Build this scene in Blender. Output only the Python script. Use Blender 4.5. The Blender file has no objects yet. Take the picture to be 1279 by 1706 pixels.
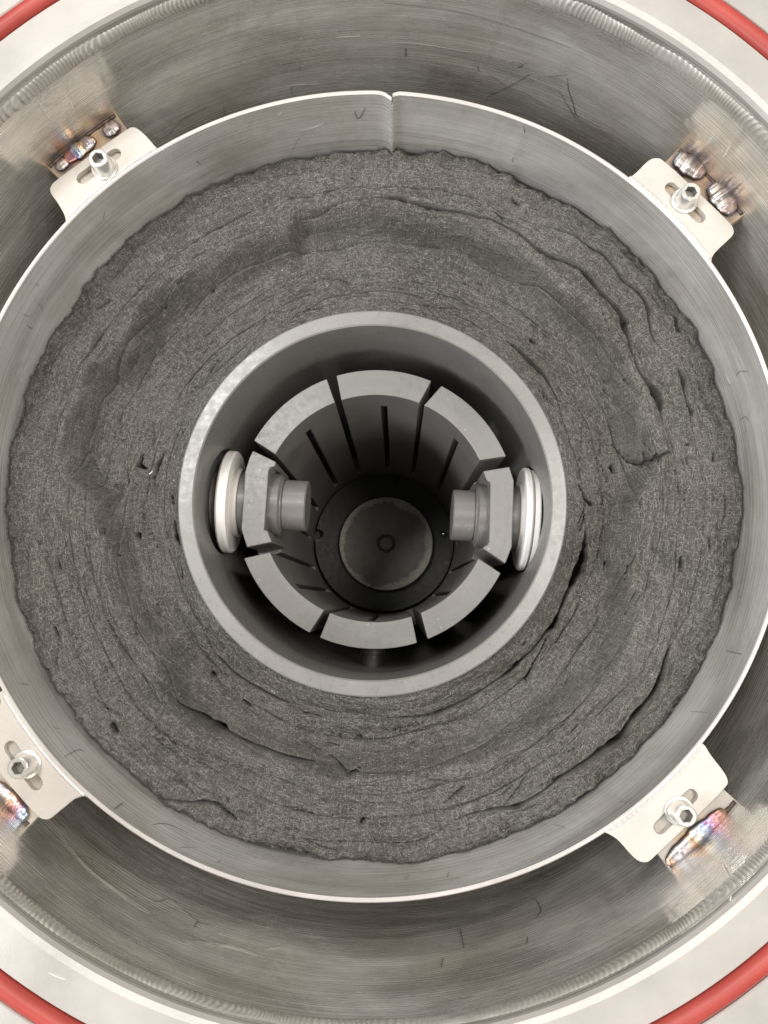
import bpy, bmesh, math, random
import numpy as np
from mathutils import Matrix, Vector
random.seed(7)
rng = np.random.default_rng(11)
scene = bpy.context.scene
col = scene.collection
PI = math.pi

# ------------------------------------------------------------------ measured tables (millimetres)
CAM_LOC = (0.013604,-0.054482,0.4)
CAM_ROWS = [[0.999865,0.0018463,0.0163275],[0.0,0.9936675,-0.1123609],[-0.0164315,0.1123457,0.9935333]]
SEAM_DEG = 86.41
DRUM = [214.85,1.86,-0.09,0.19,-0.31]
FELT_EDGE = [(0.3,218.95),(3.1,218.09),(6.9,216.58),(14.6,218.22),(20.7,217.45),(24.1,215.57),(27.8,220.42),(30.9,222.28),(32.9,216.82),(37.4,218.66),(44.9,220.76),(51.0,220.4),(56.5,219.26),(62.4,221.97),(65.5,221.46),(72.3,217.9),(77.2,219.48),(78.6,223.22),(82.5,224.83),(87.2,219.41),(92.0,223.43),(101.1,225.08),(108.4,225.56),(111.7,222.04),(115.8,222.74),(124.1,225.79),(130.5,228.34),(138.4,226.87),(143.1,225.3),(148.0,226.8),(154.4,226.23),(160.3,223.31),(166.3,224.54),(171.0,223.52),(176.6,222.86),(185.9,220.58),(191.5,220.85),(196.3,218.96),(201.4,215.35),(204.6,214.05),(209.3,216.35),(213.7,215.45),(218.0,213.47),(223.6,212.31),(227.5,211.88),(234.2,208.78),(238.2,211.57),(245.6,203.73),(251.6,202.21),(258.5,201.61),(264.4,203.92),(270.1,204.46),(276.6,207.3),(281.3,207.27),(287.0,206.8),(293.9,207.4),(297.1,207.36),(305.5,206.65),(313.8,209.94),(319.6,213.95),(325.4,215.1),(333.6,214.21),(339.9,218.04),(345.4,216.16),(351.1,218.03),(355.7,216.23)]
CONTOUR = [(8.0,161.85),(17.3,158.56),(30.4,164.73),(39.8,164.94),(51.8,162.76),(60.0,169.59),(67.4,169.48),(86.4,170.6),(104.5,175.57),(107.3,166.03),(126.1,167.93),(133.8,173.02),(137.8,177.09),(141.9,173.51),(146.3,170.67),(151.9,173.86),(155.0,180.08),(158.7,177.34),(168.0,178.39),(172.1,177.76),(176.1,171.62),(177.9,160.44),(188.7,152.11),(202.4,151.74),(216.2,147.2),(225.8,157.89),(235.1,158.68),(250.4,150.6),(262.6,154.57),(266.2,149.32),(280.4,150.7),(297.8,152.58),(312.5,155.96),(322.7,162.54),(335.8,157.92),(346.6,145.69),(359.0,147.96)]
TRACES = [(1,[(102.3,132.12,1),(93.4,132.64,1.2),(87.0,133.64,1),(77.5,133.81,0.5)]),(1,[(49.9,129.63,1),(47.0,131.41,2.2),(43.3,130.86,3),(39.5,131.16,3.5),(36.9,130.91,2),(31.9,129.49,0.5)]),(1,[(352.9,127.49,0.5),(349.7,129.44,3),(345.5,130.53,6),(340.1,128.09,6.5),(334.7,127.14,2.5),(329.9,127.75,2),(325.7,129.23,4.5),(322.4,127.19,2),(314.1,126.84,1.2),(309.1,127.57,2.5),(304.5,126.7,1),(295.7,127.61,1.5),(285.6,128.55,2.2),(277.9,126.06,0.8)]),(1,[(246.7,127.29,0.6),(243.0,128.11,1.8),(238.8,127.89,1.5),(234.4,128.76,1),(230.2,129.48,1.2),(225.8,129.17,1.5),(224.1,129.26,0.4)]),(3,[(227.2,159.62,1),(231.2,157.7,1.5),(235.0,157.66,3),(236.7,156.95,3.5),(238.2,156.75,1),(242.3,155.47,1),(247.2,153.71,1.2),(256.7,152.79,0.8)]),(5,[(92.1,182.83,0.8),(87.8,183.11,1),(84.7,184.04,4),(83.2,182.98,2),(78.9,181.92,3.5),(76.8,181.37,2),(70.4,182.06,2),(65.8,183.79,1.8),(61.8,182.32,2.2),(58.3,180.46,2.5),(54.4,181.26,3),(51.6,184.13,2.5),(48.7,186.27,2.5),(45.5,185.47,3),(41.2,184.0,2.6),(37.8,184.33,3.2),(35.0,182.48,3),(31.8,177.6,1.6),(28.7,174.47,0.8),(24.9,173.27,1.5),(22.7,174.57,4.5),(20.4,176.14,7),(18.5,176.77,5),(16.3,175.47,0.8)]),(6,[(55.0,197.92,0.8),(51.2,200.75,1.2),(47.5,201.82,1),(40.9,198.76,1),(39.0,200.87,1.5),(37.0,201.14,1.8),(34.8,199.15,1.8),(33.0,195.11,1.2),(30.0,190.5,0.6)]),(6,[(22.0,194.28,2.5),(20.8,194.76,3),(19.5,194.08,0.5)]),(6,[(333.1,187.65,1),(329.5,189.88,4),(324.9,192.62,4),(320.5,192.08,4),(318.5,191.84,3),(316.4,193.88,5.5),(313.6,191.58,4.5),(308.8,189.49,2),(304.2,187.93,1.2),(299.4,188.44,1.2),(295.2,189.37,2.5),(291.0,185.29,1),(287.0,183.54,0.6)])]
SLITS = [[(-49.56,187.48,1.05),(-39.3,187.39,0.52)],[(-51.37,186.34,0.35),(-46.63,187.84,1.05)],[(-144.67,35.85,0.35),(-146.18,28.68,1.05),(-141.13,26.51,0.35)],[(-128.67,35.79,0.35),(-133.01,27.56,1.05),(-135.61,20.78,0.35)],[(-135.61,20.78,0.7),(-135.42,15.44,0.28)],[(-120.31,6.89,0.52),(-119.48,2.99,0.35)],[(-157.25,-13.49,0.7),(-156.44,-16.3,0.35)],[(-143.85,-14.56,1.05),(-143.05,-17.37,0.52)],[(-183.25,-29.55,0.35),(-182.22,-36.5,0.52)],[(-182.73,-69.91,0.52),(-181.53,-73.32,0.7),(-180.32,-76.73,0.35)],[(-146.26,-124.06,1.05),(-144.75,-127.7,1.22),(-143.69,-128.69,0.35)],[(-96.78,-97.92,1.05),(-94.35,-99.26,0.52)],[(-76.93,-113.26,0.52),(-74.15,-115.58,0.88),(-71.74,-116.58,0.35)],[(186.17,53.67,0.7),(183.6,58.7,0.35)],[(179.51,103.04,1.05),(178.82,111.88,0.7)],[(171.27,30.55,0.35),(165.27,28.09,0.7),(159.27,25.63,0.88),(153.5,29.19,0.52),(149.24,36.66,0.35)],[(120.32,12.68,0.35),(126.01,5.63,0.7),(130.42,2.82,0.88)],[(138.26,-32.25,0.7),(137.1,-36.03,0.35)],[(176.0,-29.87,0.42),(175.82,-33.99,0.77),(174.65,-37.42,0.35)],[(192.23,-18.85,0.35),(192.31,-24.38,0.63)],[(197.29,30.47,0.35),(197.42,25.87,0.7)],[(144.7,26.03,1.05),(145.96,22.48,0.7)],[(97.38,106.47,0.7),(99.12,104.98,0.35)],[(-117.72,-8.64,0.7),(-115.67,-18.1,1.22),(-113.47,-21.6,0.35)],[(125.02,-4.51,0.52),(122.69,-13.21,0.35)],[(180.82,34.78,0.52),(183.27,35.13,0.35)],[(-13.78,-151.27,0.7),(-20.53,-147.39,0.35),(-25.61,-144.14,0.28)],[(-13.78,-151.27,0.7),(-7.07,-147.99,0.35)],[(-10.49,-133.6,0.42),(-7.12,-134.25,0.28)],[(-132.62,122.01,0.28),(-127.27,124.97,0.28)],[(-141.31,131.83,0.7),(-138.45,133.32,0.35)],[(-85.53,-167.78,0.7),(-92.97,-166.2,0.52),(-108.83,-165.61,0.35),(-119.38,-163.06,0.35)],[(-85.17,-168.43,0.52),(-79.71,-172.29,0.7),(-75.62,-174.85,0.35)],[(-41.08,-120.15,0.28),(-27.48,-122.77,0.28)],[(-5.3,-175.51,0.7),(-6.97,-177.76,0.35)],[(84.62,185.91,0.7),(87.11,183.21,0.7)],[(27.95,126.2,0.28),(53.06,124.91,0.28)],[(-155.6,15.49,0.35),(-157.42,-9.27,0.35)],[(-171.47,13.75,0.42),(-168.88,11.25,0.35)],[(101.82,-77.51,0.35),(92.98,-93.28,0.35),(89.42,-101.63,0.52)],[(143.11,-147.15,0.7),(131.19,-155.94,1.4),(118.0,-163.73,2.1),(107.48,-172.45,1.4),(97.05,-178.9,0.7)]]
SEGS = {'TR':[61.6,21.12,23.85,64.84],'T':[106.57,66.27,67.1,107.99],'TL':[151.22,110.82,110.9,152.41],'BL':[242.56,201.47,203.21,244.05],'B':[286.86,247.16,246.68,288.36],'BR':[331.77,291.46,292.67,333.31]}
PAD_LEFT = [(-75.52,37.74),(-61.12,30.64),(-61.56,27.74),(-64.71,27.0),(-65.6,24.49),(-67.72,-11.73),(-65.73,-12.1),(-62.78,-19.03),(-78.06,-22.25),(-81.71,-11.34),(-80.11,24.53),(-77.49,33.59)]
PAD_RIGHT = [(66.79,24.39),(82.94,27.15),(85.57,18.26),(83.54,-22.21),(79.43,-32.41),(66.11,-23.29),(66.49,-22.19),(68.73,-21.09),(69.74,-19.27),(71.21,17.14),(68.96,18.78)]
EARS = {'TL':[(-113.36,190.3),(-117.7,191.56),(-122.19,197.38),(-128.19,203.2),(-131.05,204.32),(-133.67,203.64),(-171.81,174.17),(-175.25,170.4),(-175.27,166.59),(-171.2,161.39),(-166.57,153.79),(-165.72,149.67),(-165.02,148.64)],'TR':[(135.75,172.33),(139.93,172.29),(143.41,175.0),(150.46,182.49),(154.54,183.48),(158.04,182.42),(192.63,146.01),(194.16,141.63),(193.22,138.78),(184.59,131.11),(181.41,126.99),(181.24,123.32)],'BR':[(164.4,-124.89),(166.42,-126.04),(168.58,-130.38),(174.41,-137.85),(177.13,-142.58),(176.07,-146.17),(139.8,-178.67),(136.33,-181.78),(132.25,-181.8),(128.27,-178.73),(122.24,-171.43),(118.22,-168.9),(115.62,-167.78)],'BL':[(-189.05,-101.33),(-188.0,-103.72),(-187.24,-106.39),(-189.47,-110.26),(-198.91,-116.21),(-201.74,-120.06),(-200.91,-123.6),(-185.27,-141.72),(-166.42,-161.05),(-163.93,-162.77),(-159.99,-163.33),(-156.52,-160.44),(-151.44,-156.38),(-147.54,-152.9),(-142.48,-151.43),(-140.31,-152.87)]}
SLOTS = {'TL':[(-157.81,174.73),(-140.38,188.47)],'TR':[(161.56,166.11),(176.09,149.53)],'BR':[(158.55,-150.24),(142.66,-165.39)],'BL':[(-181.03,-128.25),(-167.31,-145.73)]}
BOLTS = {'TL':(-145.67,180.17),'TR':(168.29,158.4),'BR':(152.08,-157.25),'BL':(-171.92,-136.13)}
LUGS = {'TL':[(-175.03,177.17),(-176.53,180.69),(-138.63,209.63),(-134.79,205.68)],'TR':[(156.22,184.47),(166.19,189.24),(200.04,151.04),(195.15,143.25)],'BR':[(177.86,-143.61),(181.27,-152.55),(148.42,-187.24),(136.83,-182.77)],'BL':[(-168.23,-161.83),(-170.43,-166.49),(-206.3,-131.73),(-202.13,-124.29)]}
BEADS = {'TL':[((-148.36,202.36),(-140.93,209.01),3.72),((-169.72,187.06),(-153.28,200.28),4.03),((-174.18,182.54),(-167.76,187.74),2.79)],'TR':[((166.05,186.55),(181.75,174.99),5.27),((184.76,170.14),(196.19,153.28),5.58)],'BR':[((177.02,-158.35),(146.42,-184.67),4.03)],'BL':[((-191.11,-146.5),(-172.77,-164.78),4.03)]}
SHELL_MARKS = [[(67.16,248.35,-48.23),(69.88,247.54,-40.23),(77.49,245.11,-30.19),(86.0,242.05,-17.51),(90.05,240.48,-11.28),(97.94,237.16,-8.81),(107.87,232.52,-1.0)],[(108.33,232.29,-3.17),(110.8,231.04,-11.64),(115.61,228.52,-21.37),(119.74,226.24,-29.19),(127.73,221.52,-29.56),(138.35,214.61,-27.07)],[(105.85,233.51,-15.09),(114.09,229.33,-25.32),(120.29,225.93,-31.6),(129.82,220.23,-31.07)],[(72.75,246.66,-7.52),(76.29,245.51,-8.97),(80.16,244.19,-5.76),(84.37,242.67,-7.2),(82.1,243.5,-9.79),(85.62,242.2,-4.62)],[(67.77,248.17,-22.13),(80.78,243.97,-28.62),(91.39,239.94,-29.52),(102.23,235.22,-31.66)],[(7.09,257.95,-6.94),(27.34,256.41,-6.68),(57.64,250.9,-7.12)],[(-42.6,254.65,-25.64),(-41.43,254.85,-21.78),(-31.58,256.26,-21.3),(-10.62,257.93,-21.37)],[(-48.91,253.5,-46.94),(-49.1,253.46,-37.31),(-33.41,256.03,-39.55)],[(-90.54,241.46,-38.91),(-90.54,241.47,-48.92)],[(18.96,257.25,-11.02),(19.38,257.21,-18.37)],[(60.33,250.22,-17.13),(61.51,249.92,-21.85)],[(-124.3,225.35,-41.55),(-111.62,232.15,-34.39),(-99.0,238.01,-33.63)],[(-162.13,-175.61,-9.56),(-152.17,-183.72,-12.31),(-145.13,-188.95,-22.49),(-122.3,-203.49,-21.69),(-111.18,-209.37,-21.75),(-106.19,-211.78,-31.73),(-89.13,-219.01,-21.86),(-80.92,-221.96,-24.28)],[(-89.33,-218.93,-14.24),(-89.44,-218.89,-23.07)],[(-162.05,-175.68,-20.03),(-146.06,-188.28,-12.94),(-129.58,-199.23,-11.1),(-110.24,-209.83,-8.93)],[(89.31,-217.77,-54.09),(89.51,-217.69,-37.01),(85.55,-219.22,-29.12)],[(47.03,-230.28,-45.18),(47.38,-230.21,-33.63),(47.13,-230.26,-19.5)],[(36.41,-232.17,-13.71),(34.63,-232.44,-3.37)],[(78.52,-221.76,-13.32),(76.94,-222.29,-5.66)],[(-53.82,-229.49,-16.0),(-47.11,-230.85,-22.13)],[(-89.17,-218.99,1.04),(-70.66,-225.2,-8.89),(-55.52,-229.11,-8.36)],[(-19.61,257.43,-2.06),(-6.22,258.05,-2.15)],[(7.55,257.93,21.98),(45.49,253.58,20.38),(74.05,246.24,18.36),(105.26,233.79,18.49)]]
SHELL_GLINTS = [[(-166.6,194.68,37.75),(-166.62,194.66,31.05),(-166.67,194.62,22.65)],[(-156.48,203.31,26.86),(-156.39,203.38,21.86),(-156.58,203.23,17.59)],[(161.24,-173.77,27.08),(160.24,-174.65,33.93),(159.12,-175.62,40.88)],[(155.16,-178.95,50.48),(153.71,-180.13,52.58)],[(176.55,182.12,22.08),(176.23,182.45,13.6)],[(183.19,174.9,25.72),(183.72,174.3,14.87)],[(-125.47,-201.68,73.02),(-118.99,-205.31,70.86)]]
DRUM_MARKS = [[(-10.1,221.82,-14.79),(-8.07,221.88,-22.15),(-3.86,221.95,-12.37)],[(-51.18,216.36,-48.31),(-45.31,217.64,-36.66),(-40.96,218.48,-30.23)],[(-44.07,217.89,-26.89),(-37.1,219.15,-27.22),(-27.99,220.44,-23.58)],[(-149.8,163.25,-13.78),(-152.61,160.53,-18.83)],[(-101.68,197.64,-23.13),(-100.48,198.26,-27.96)],[(-193.68,103.87,-14.01),(-193.66,103.91,-19.62),(-192.53,106.14,-22.78)],[(-189.05,112.66,-19.71),(-189.36,112.1,-26.41),(-190.08,110.79,-30.41)],[(-184.9,119.77,-9.97),(-185.49,118.8,-14.26)],[(-195.57,99.95,-24.09),(-195.37,100.38,-30.21)],[(203.73,70.44,-28.83),(203.48,71.27,-23.52),(204.24,68.76,-15.13)],[(209.31,47.6,-39.76),(209.24,47.99,-32.6),(209.89,44.29,-28.51)],[(202.31,74.95,-39.34),(204.36,68.34,-38.5)],[(83.58,204.12,-2.95),(85.14,203.44,-8.55)],[(82.6,204.54,-34.01),(82.63,204.53,-39.05)],[(191.16,-81.54,-30.1),(190.89,-82.07,-9.64)],[(171.12,-113.87,-32.0),(172.72,-111.72,-12.11)],[(126.96,-157.24,-16.18),(129.73,-155.18,-5.61)],[(97.54,-175.26,-40.28),(101.54,-173.18,-28.36)],[(-185.01,-98.15,-15.38),(-184.3,-99.31,-23.43)],[(-168.45,-121.37,-20.06),(-167.14,-122.95,-26.09)],[(-156.92,-134.27,-7.22),(-157.28,-133.9,-26.15),(-155.62,-135.6,-30.24)],[(-112.28,-169.25,-15.0),(-109.03,-171.12,-24.06),(-102.47,-174.67,-28.17),(-97.39,-177.22,-28.59)],[(-128.52,-158.7,-3.81),(-128.51,-158.71,-16.73)],[(-96.23,-177.77,-6.2),(-90.11,-180.58,-15.59)],[(212.75,12.0,-325.29),(212.56,1.19,-330.01)],[(-77.55,-185.64,-8.57),(-76.1,-186.17,-12.97)],[(-50.06,216.62,-7.93),(-52.59,216.03,-9.17)],[(206.34,-40.83,-51.15),(201.78,-56.11,-33.05)],[(19.33,-197.98,-28.89),(17.99,-198.1,-22.15)],[(40.23,-194.93,-25.49),(39.08,-195.15,-17.28)]]


# ------------------------------------------------------------------ camera
cam_data = bpy.data.cameras.new("camera")
cam = bpy.data.objects.new("camera", cam_data)
col.objects.link(cam)
cam_data.sensor_fit = 'VERTICAL'
cam_data.sensor_height = 36.0
cam_data.lens = 36.0 * 1300.0 / 1706.0
cam_data.clip_start = 0.005
cam_data.clip_end = 50
m = Matrix.Identity(4)
for r_ in range(3):
    for c_ in range(3):
        m[r_][c_] = CAM_ROWS[r_][c_]
    m[r_][3] = CAM_LOC[r_]
cam.matrix_world = m
scene.camera = cam

# ------------------------------------------------------------------ room light, added side fill, exposure
world = bpy.data.worlds.new("World")
scene.world = world
world.use_nodes = True
bg = world.node_tree.nodes["Background"]
bg.inputs[0].default_value = (1.0, 0.985, 0.96, 1)
bg.inputs[1].default_value = 0.11

def area(name, loc, target, sx, sy, power, color):
    d = bpy.data.lights.new(name, 'AREA')
    d.shape = 'RECTANGLE'; d.size = sx; d.size_y = sy; d.energy = power; d.color = color
    o = bpy.data.objects.new(name, d); col.objects.link(o)
    o.location = loc
    o.rotation_euler = (Vector(target) - Vector(loc)).to_track_quat('-Z', 'Y').to_euler()
    return o
area("ceiling_or_fill_lamp", (-0.55, 0.45, 1.6), (0, 0, 0), 0.5, 0.35, 14, (0.98, 0.965, 0.94))
area("ceiling_or_fill_lamp", (0.65, 0.10, 1.6), (0, 0, 0), 0.5, 0.35, 13, (1.0, 0.955, 0.90))
area("ceiling_or_fill_lamp", (0.15, -1.5, 1.15), (0, 0, 0), 1.1, 0.5, 9, (1.0, 0.95, 0.87))  # this and the next three: side fill added to brighten the walls
area("ceiling_or_fill_lamp", (-1.35, -0.5, 1.1), (0, 0, 0), 0.8, 0.5, 19, (0.93, 0.96, 1.0))
area("ceiling_or_fill_lamp", (1.3, 0.2, 1.2), (0, 0, 0), 0.8, 0.5, 7, (1.0, 0.94, 0.86))
area("ceiling_or_fill_lamp", (-0.2, 1.4, 1.15), (0, 0, 0), 1.1, 0.5, 7.5, (1.0, 0.95, 0.88))

scene.view_settings.view_transform = 'Standard'
scene.view_settings.look = 'None'
scene.view_settings.exposure = 0.22
scene.view_settings.gamma = 1.0
scene.cycles.max_bounces = 8
scene.cycles.use_adaptive_sampling = True

# ------------------------------------------------------------------ helpers
K = 0.001
def tag(o, label=None, cat=None, group=None, kind=None):
    if label: o['label'] = label
    if cat: o['category'] = cat
    if group: o['group'] = group
    if kind: o['kind'] = kind
    return o

def empty(name, loc, label, cat, group=None):
    o = bpy.data.objects.new(name, None); col.objects.link(o)
    o.location = loc; o.empty_display_size = 0.01
    return tag(o, label, cat, group)

def raw_mesh(name, V, F, uv=None, smooth=True, sharp=35):
    me = bpy.data.meshes.new(name)
    V = np.asarray(V, dtype=np.float32)
    if isinstance(F, np.ndarray):
        n, k = F.shape
        me.vertices.add(len(V)); me.vertices.foreach_set('co', V.ravel())
        me.loops.add(n * k); me.loops.foreach_set('vertex_index', F.astype(np.int32).ravel())
        me.polygons.add(n); me.polygons.foreach_set('loop_start', np.arange(0, n * k, k, dtype=np.int32))
        me.update(calc_edges=True)
    else:
        me.from_pydata([tuple(v) for v in V.tolist()], [], F)
    me.validate()
    if uv is not None:
        l = me.uv_layers.new(name='UVMap')
        vi = np.empty(len(me.loops), dtype=np.int32); me.loops.foreach_get('vertex_index', vi)
        l.data.foreach_set('uv', np.asarray(uv, dtype=np.float32)[vi].ravel())
    if smooth:
        me.shade_smooth()
        if sharp: me.set_sharp_from_angle(angle=math.radians(sharp))
    return me

def link(name, me, mat, parent=None):
    o = bpy.data.objects.new(name, me); col.objects.link(o)
    if mat: me.materials.append(mat)
    if parent:
        o.parent = parent
        o.matrix_parent_inverse = Matrix.Translation(-Vector(parent.location)) if not any(parent.rotation_euler) else parent.matrix_basis.inverted()
    return o

def part(name, V, F, mat, parent=None, uv=None, smooth=True, sharp=35):
    return link(name, raw_mesh(name, V, F, uv, smooth, sharp), mat, parent)

def fix_normals(o):
    bm = bmesh.new(); bm.from_mesh(o.data)
    bmesh.ops.recalc_face_normals(bm, faces=bm.faces)
    bm.to_mesh(o.data); bm.free()
    return o

def bevel(o, w, seg=2, ang=35):
    b = o.modifiers.new('bevel', 'BEVEL'); b.width = w; b.segments = seg
    b.limit_method = 'ANGLE'; b.angle_limit = math.radians(ang)
    b.harden_normals = False
    return o

def lathe(profile, n=180, cx=0, cy=0, rf=None, a0=0, a1=2 * PI, closed_profile=False):
    """surface of revolution about z; returns V, F, uv (uv in metres along the surface)"""
    full = abs(a1 - a0 - 2 * PI) < 1e-6
    na = n + 1
    A = np.linspace(a0, a1, na)
    pr = np.array(profile, dtype=float)
    if closed_profile: pr = np.vstack([pr, pr[:1]])
    k = len(pr)
    s = np.r_[0, np.cumsum(np.hypot(np.diff(pr[:, 0]), np.diff(pr[:, 1])))]
    dr = np.zeros(na) if rf is None else rf(A)
    R = pr[None, :, 0] + np.where(pr[None, :, 0] > 1e-6, dr[:, None], 0)
    X = cx + R * np.cos(A)[:, None]; Y = cy + R * np.sin(A)[:, None]
    Z = np.repeat(pr[None, :, 1], na, 0)
    V = np.stack([X, Y, Z], -1).reshape(-1, 3)
    rm = pr[:, 0].max()
    U = np.stack([np.repeat((A * rm)[:, None], k, 1), np.repeat(s[None, :], na, 0)], -1).reshape(-1, 2)
    i, j = np.meshgrid(np.arange(na - 1), np.arange(k - 1), indexing='ij')
    a = (i * k + j).ravel(); b = ((i + 1) * k + j).ravel()
    F = np.stack([a, b, b + 1, a + 1], 1)
    return V, F, U

def merge(o, d=1e-6):
    bm = bmesh.new(); bm.from_mesh(o.data)
    bmesh.ops.remove_doubles(bm, verts=bm.verts, dist=d)
    bmesh.ops.recalc_face_normals(bm, faces=bm.faces)
    bm.to_mesh(o.data); bm.free()
    return o

def cyl_profile(r, h0, h1, c=0.0006, r_in=0.0):
    return [(r_in, h0), (r - c, h0), (r, h0 + c), (r, h1 - c), (r - c, h1), (r_in, h1)]

def axis_part(name, profile, origin, direction, mat, parent, n=64):
    """lathe about an arbitrary axis"""
    V, F, U = lathe(profile, n)
    q = Vector((0, 0, 1)).rotation_difference(Vector(direction)).to_matrix()
    V = V @ np.array(q).T + np.array(origin)
    o = part(name, V, F, mat, parent, uv=U)
    merge(o, 2e-6)
    o.data.set_sharp_from_angle(angle=math.radians(35))
    return o

def prism(name, outline, z0, z1, mat, parent, hole=None, bev=0.0):
    bm = bmesh.new(); es = []
    for loop in [outline] + ([hole] if hole else []):
        vs = [bm.verts.new((x, y, z1)) for x, y in loop]
        es += [bm.edges.new((vs[i], vs[(i + 1) % len(vs)])) for i in range(len(vs))]
    bmesh.ops.triangle_fill(bm, edges=es, use_beauty=True)
    fs = list(bm.faces)
    g = bmesh.ops.extrude_face_region(bm, geom=fs)
    bmesh.ops.translate(bm, verts=[v for v in g['geom'] if isinstance(v, bmesh.types.BMVert)], vec=(0, 0, z0 - z1))
    bmesh.ops.recalc_face_normals(bm, faces=bm.faces)
    bmesh.ops.dissolve_limit(bm, angle_limit=0.002, verts=bm.verts, edges=bm.edges)
    me = bpy.data.meshes.new(name); bm.to_mesh(me); bm.free()
    me.shade_smooth(); me.set_sharp_from_angle(angle=math.radians(30))
    o = link(name, me, mat, parent)
    if bev: bevel(o, bev, 2, 50)
    return o

def tube_path(pts, r, sides=6, taper=True):
    P = np.array(pts, dtype=float); n = len(P)
    V = []; F = []
    for i in range(n):
        t = P[min(i + 1, n - 1)] - P[max(i - 1, 0)]; t /= np.linalg.norm(t) + 1e-12
        u = np.cross(t, [0.3, 0.2, 0.93]); u /= np.linalg.norm(u) + 1e-12
        w = np.cross(t, u)
        rr = r[i] if hasattr(r, '__len__') else r * (0.35 if taper and i in (0, n - 1) else 1)
        for k in range(sides):
            a = 2 * PI * k / sides
            V.append(P[i] + rr * (math.cos(a) * u + math.sin(a) * w))
    for i in range(n - 1):
        for k in range(sides):
            k2 = (k + 1) % sides
            F.append([i * sides + k, i * sides + k2, (i + 1) * sides + k2, (i + 1) * sides + k])
    F.append(list(range(sides))[::-1]); F.append([(n - 1) * sides + k for k in range(sides)])
    return V, F

def smooth_path(pts, per=5):
    P = np.array(pts, dtype=float); out = []
    for i in range(len(P) - 1):
        p0 = P[max(i - 1, 0)]; p1 = P[i]; p2 = P[i + 1]; p3 = P[min(i + 2, len(P) - 1)]
        for k in range(per):
            t = k / per
            out.append(0.5 * ((2 * p1) + (-p0 + p2) * t + (2 * p0 - 5 * p1 + 4 * p2 - p3) * t * t + (-p0 + 3 * p1 - 3 * p2 + p3) * t ** 3))
    out.append(P[-1])
    return np.array(out)

def vnoise(x, y, seed=0, px=0):
    """smooth value noise, optionally periodic in x with integer period px"""
    x = np.asarray(x, float); y = np.asarray(y, float)
    g = np.random.default_rng(seed).random((256, 256)) * 2 - 1
    xi = np.floor(x).astype(int); yi = np.floor(y).astype(int)
    fx = x - xi; fy = y - yi
    fx = fx * fx * fx * (fx * (fx * 6 - 15) + 10); fy = fy * fy * fy * (fy * (fy * 6 - 15) + 10)
    x1 = xi + 1
    if px: xi = xi % px; x1 = x1 % px
    xi %= 256; x1 %= 256; y0 = yi % 256; y1 = (yi + 1) % 256
    return (g[xi, y0] * (1 - fx) + g[x1, y0] * fx) * (1 - fy) + (g[xi, y1] * (1 - fx) + g[x1, y1] * fx) * fy

# ------------------------------------------------------------------ materials
class Mat:
    def __init__(s, name, base=(0.5, 0.5, 0.5), rough=0.5, metal=0.0, spec=0.5):
        s.m = bpy.data.materials.new(name); s.m.use_nodes = True
        s.t = s.m.node_tree; s.b = s.t.nodes['Principled BSDF']
        s.b.inputs['Base Color'].default_value = (*base, 1)
        s.b.inputs['Roughness'].default_value = rough
        s.b.inputs['Metallic'].default_value = metal
        s.b.inputs['Specular IOR Level'].default_value = spec
    def n(s, typ, **kw):
        nd = s.t.nodes.new(typ)
        for k, v in kw.items():
            if k.startswith('i_'):
                nd.inputs[k[2:].replace('_', ' ')].default_value = v
            else: setattr(nd, k, v)
        return nd
    def l(s, a, b): s.t.links.new(a, b)
    def coord(s, kind='Object', scale=(1, 1, 1), rot=(0, 0, 0)):
        c = s.n('ShaderNodeTexCoord'); mp = s.n('ShaderNodeMapping')
        mp.inputs['Scale'].default_value = scale; mp.inputs['Rotation'].default_value = rot
        s.l(c.outputs[kind], mp.inputs['Vector']); return mp.outputs['Vector']
    def noise(s, vec, scale, detail=3, rough=0.55, dist=0):
        nd = s.n('ShaderNodeTexNoise'); nd.inputs['Scale'].default_value = scale
        nd.inputs['Detail'].default_value = detail; nd.inputs['Roughness'].default_value = rough
        nd.inputs['Distortion'].default_value = dist
        s.l(vec, nd.inputs['Vector']); return nd.outputs['Fac']
    def ramp(s, fac, stops, interp='LINEAR'):
        r = s.n('ShaderNodeValToRGB'); r.color_ramp.interpolation = interp
        e = r.color_ramp.elements
        while len(e) < len(stops): e.new(0.5)
        for el, (p, c) in zip(e, stops):
            el.position = p; el.color = (*c, 1) if hasattr(c, '__len__') else (c, c, c, 1)
        s.l(fac, r.inputs['Fac']); return r.outputs['Color']
    def mix(s, fac, a, b, mode='MIX'):
        x = s.n('ShaderNodeMix', data_type='RGBA', blend_type=mode)
        for v, i in ((fac, 0), (a, 6), (b, 7)):
            if isinstance(v, bpy.types.NodeSocket): s.l(v, x.inputs[i])
            elif hasattr(v, '__len__'): x.inputs[i].default_value = (*v, 1)
            else: x.inputs[i].default_value = v if i == 0 else (v, v, v, 1)
        return x.outputs[2]
    def math(s, op, a, b=0.0, c=None):
        x = s.n('ShaderNodeMath', operation=op)
        for i, v in enumerate((a, b, c)):
            if v is None: continue
            if isinstance(v, bpy.types.NodeSocket): s.l(v, x.inputs[i])
            else: x.inputs[i].default_value = v
        return x.outputs[0]
    def bump(s, h, dist=0.001, strength=1.0, prev=None):
        x = s.n('ShaderNodeBump'); x.inputs['Distance'].default_value = dist; x.inputs['Strength'].default_value = strength
        s.l(h, x.inputs['Height'])
        if prev: s.l(prev, x.inputs['Normal'])
        s.l(x.outputs['Normal'], s.b.inputs['Normal']); return x.outputs['Normal']
    def set(s, name, sock): s.l(sock, s.b.inputs[name])

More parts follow.
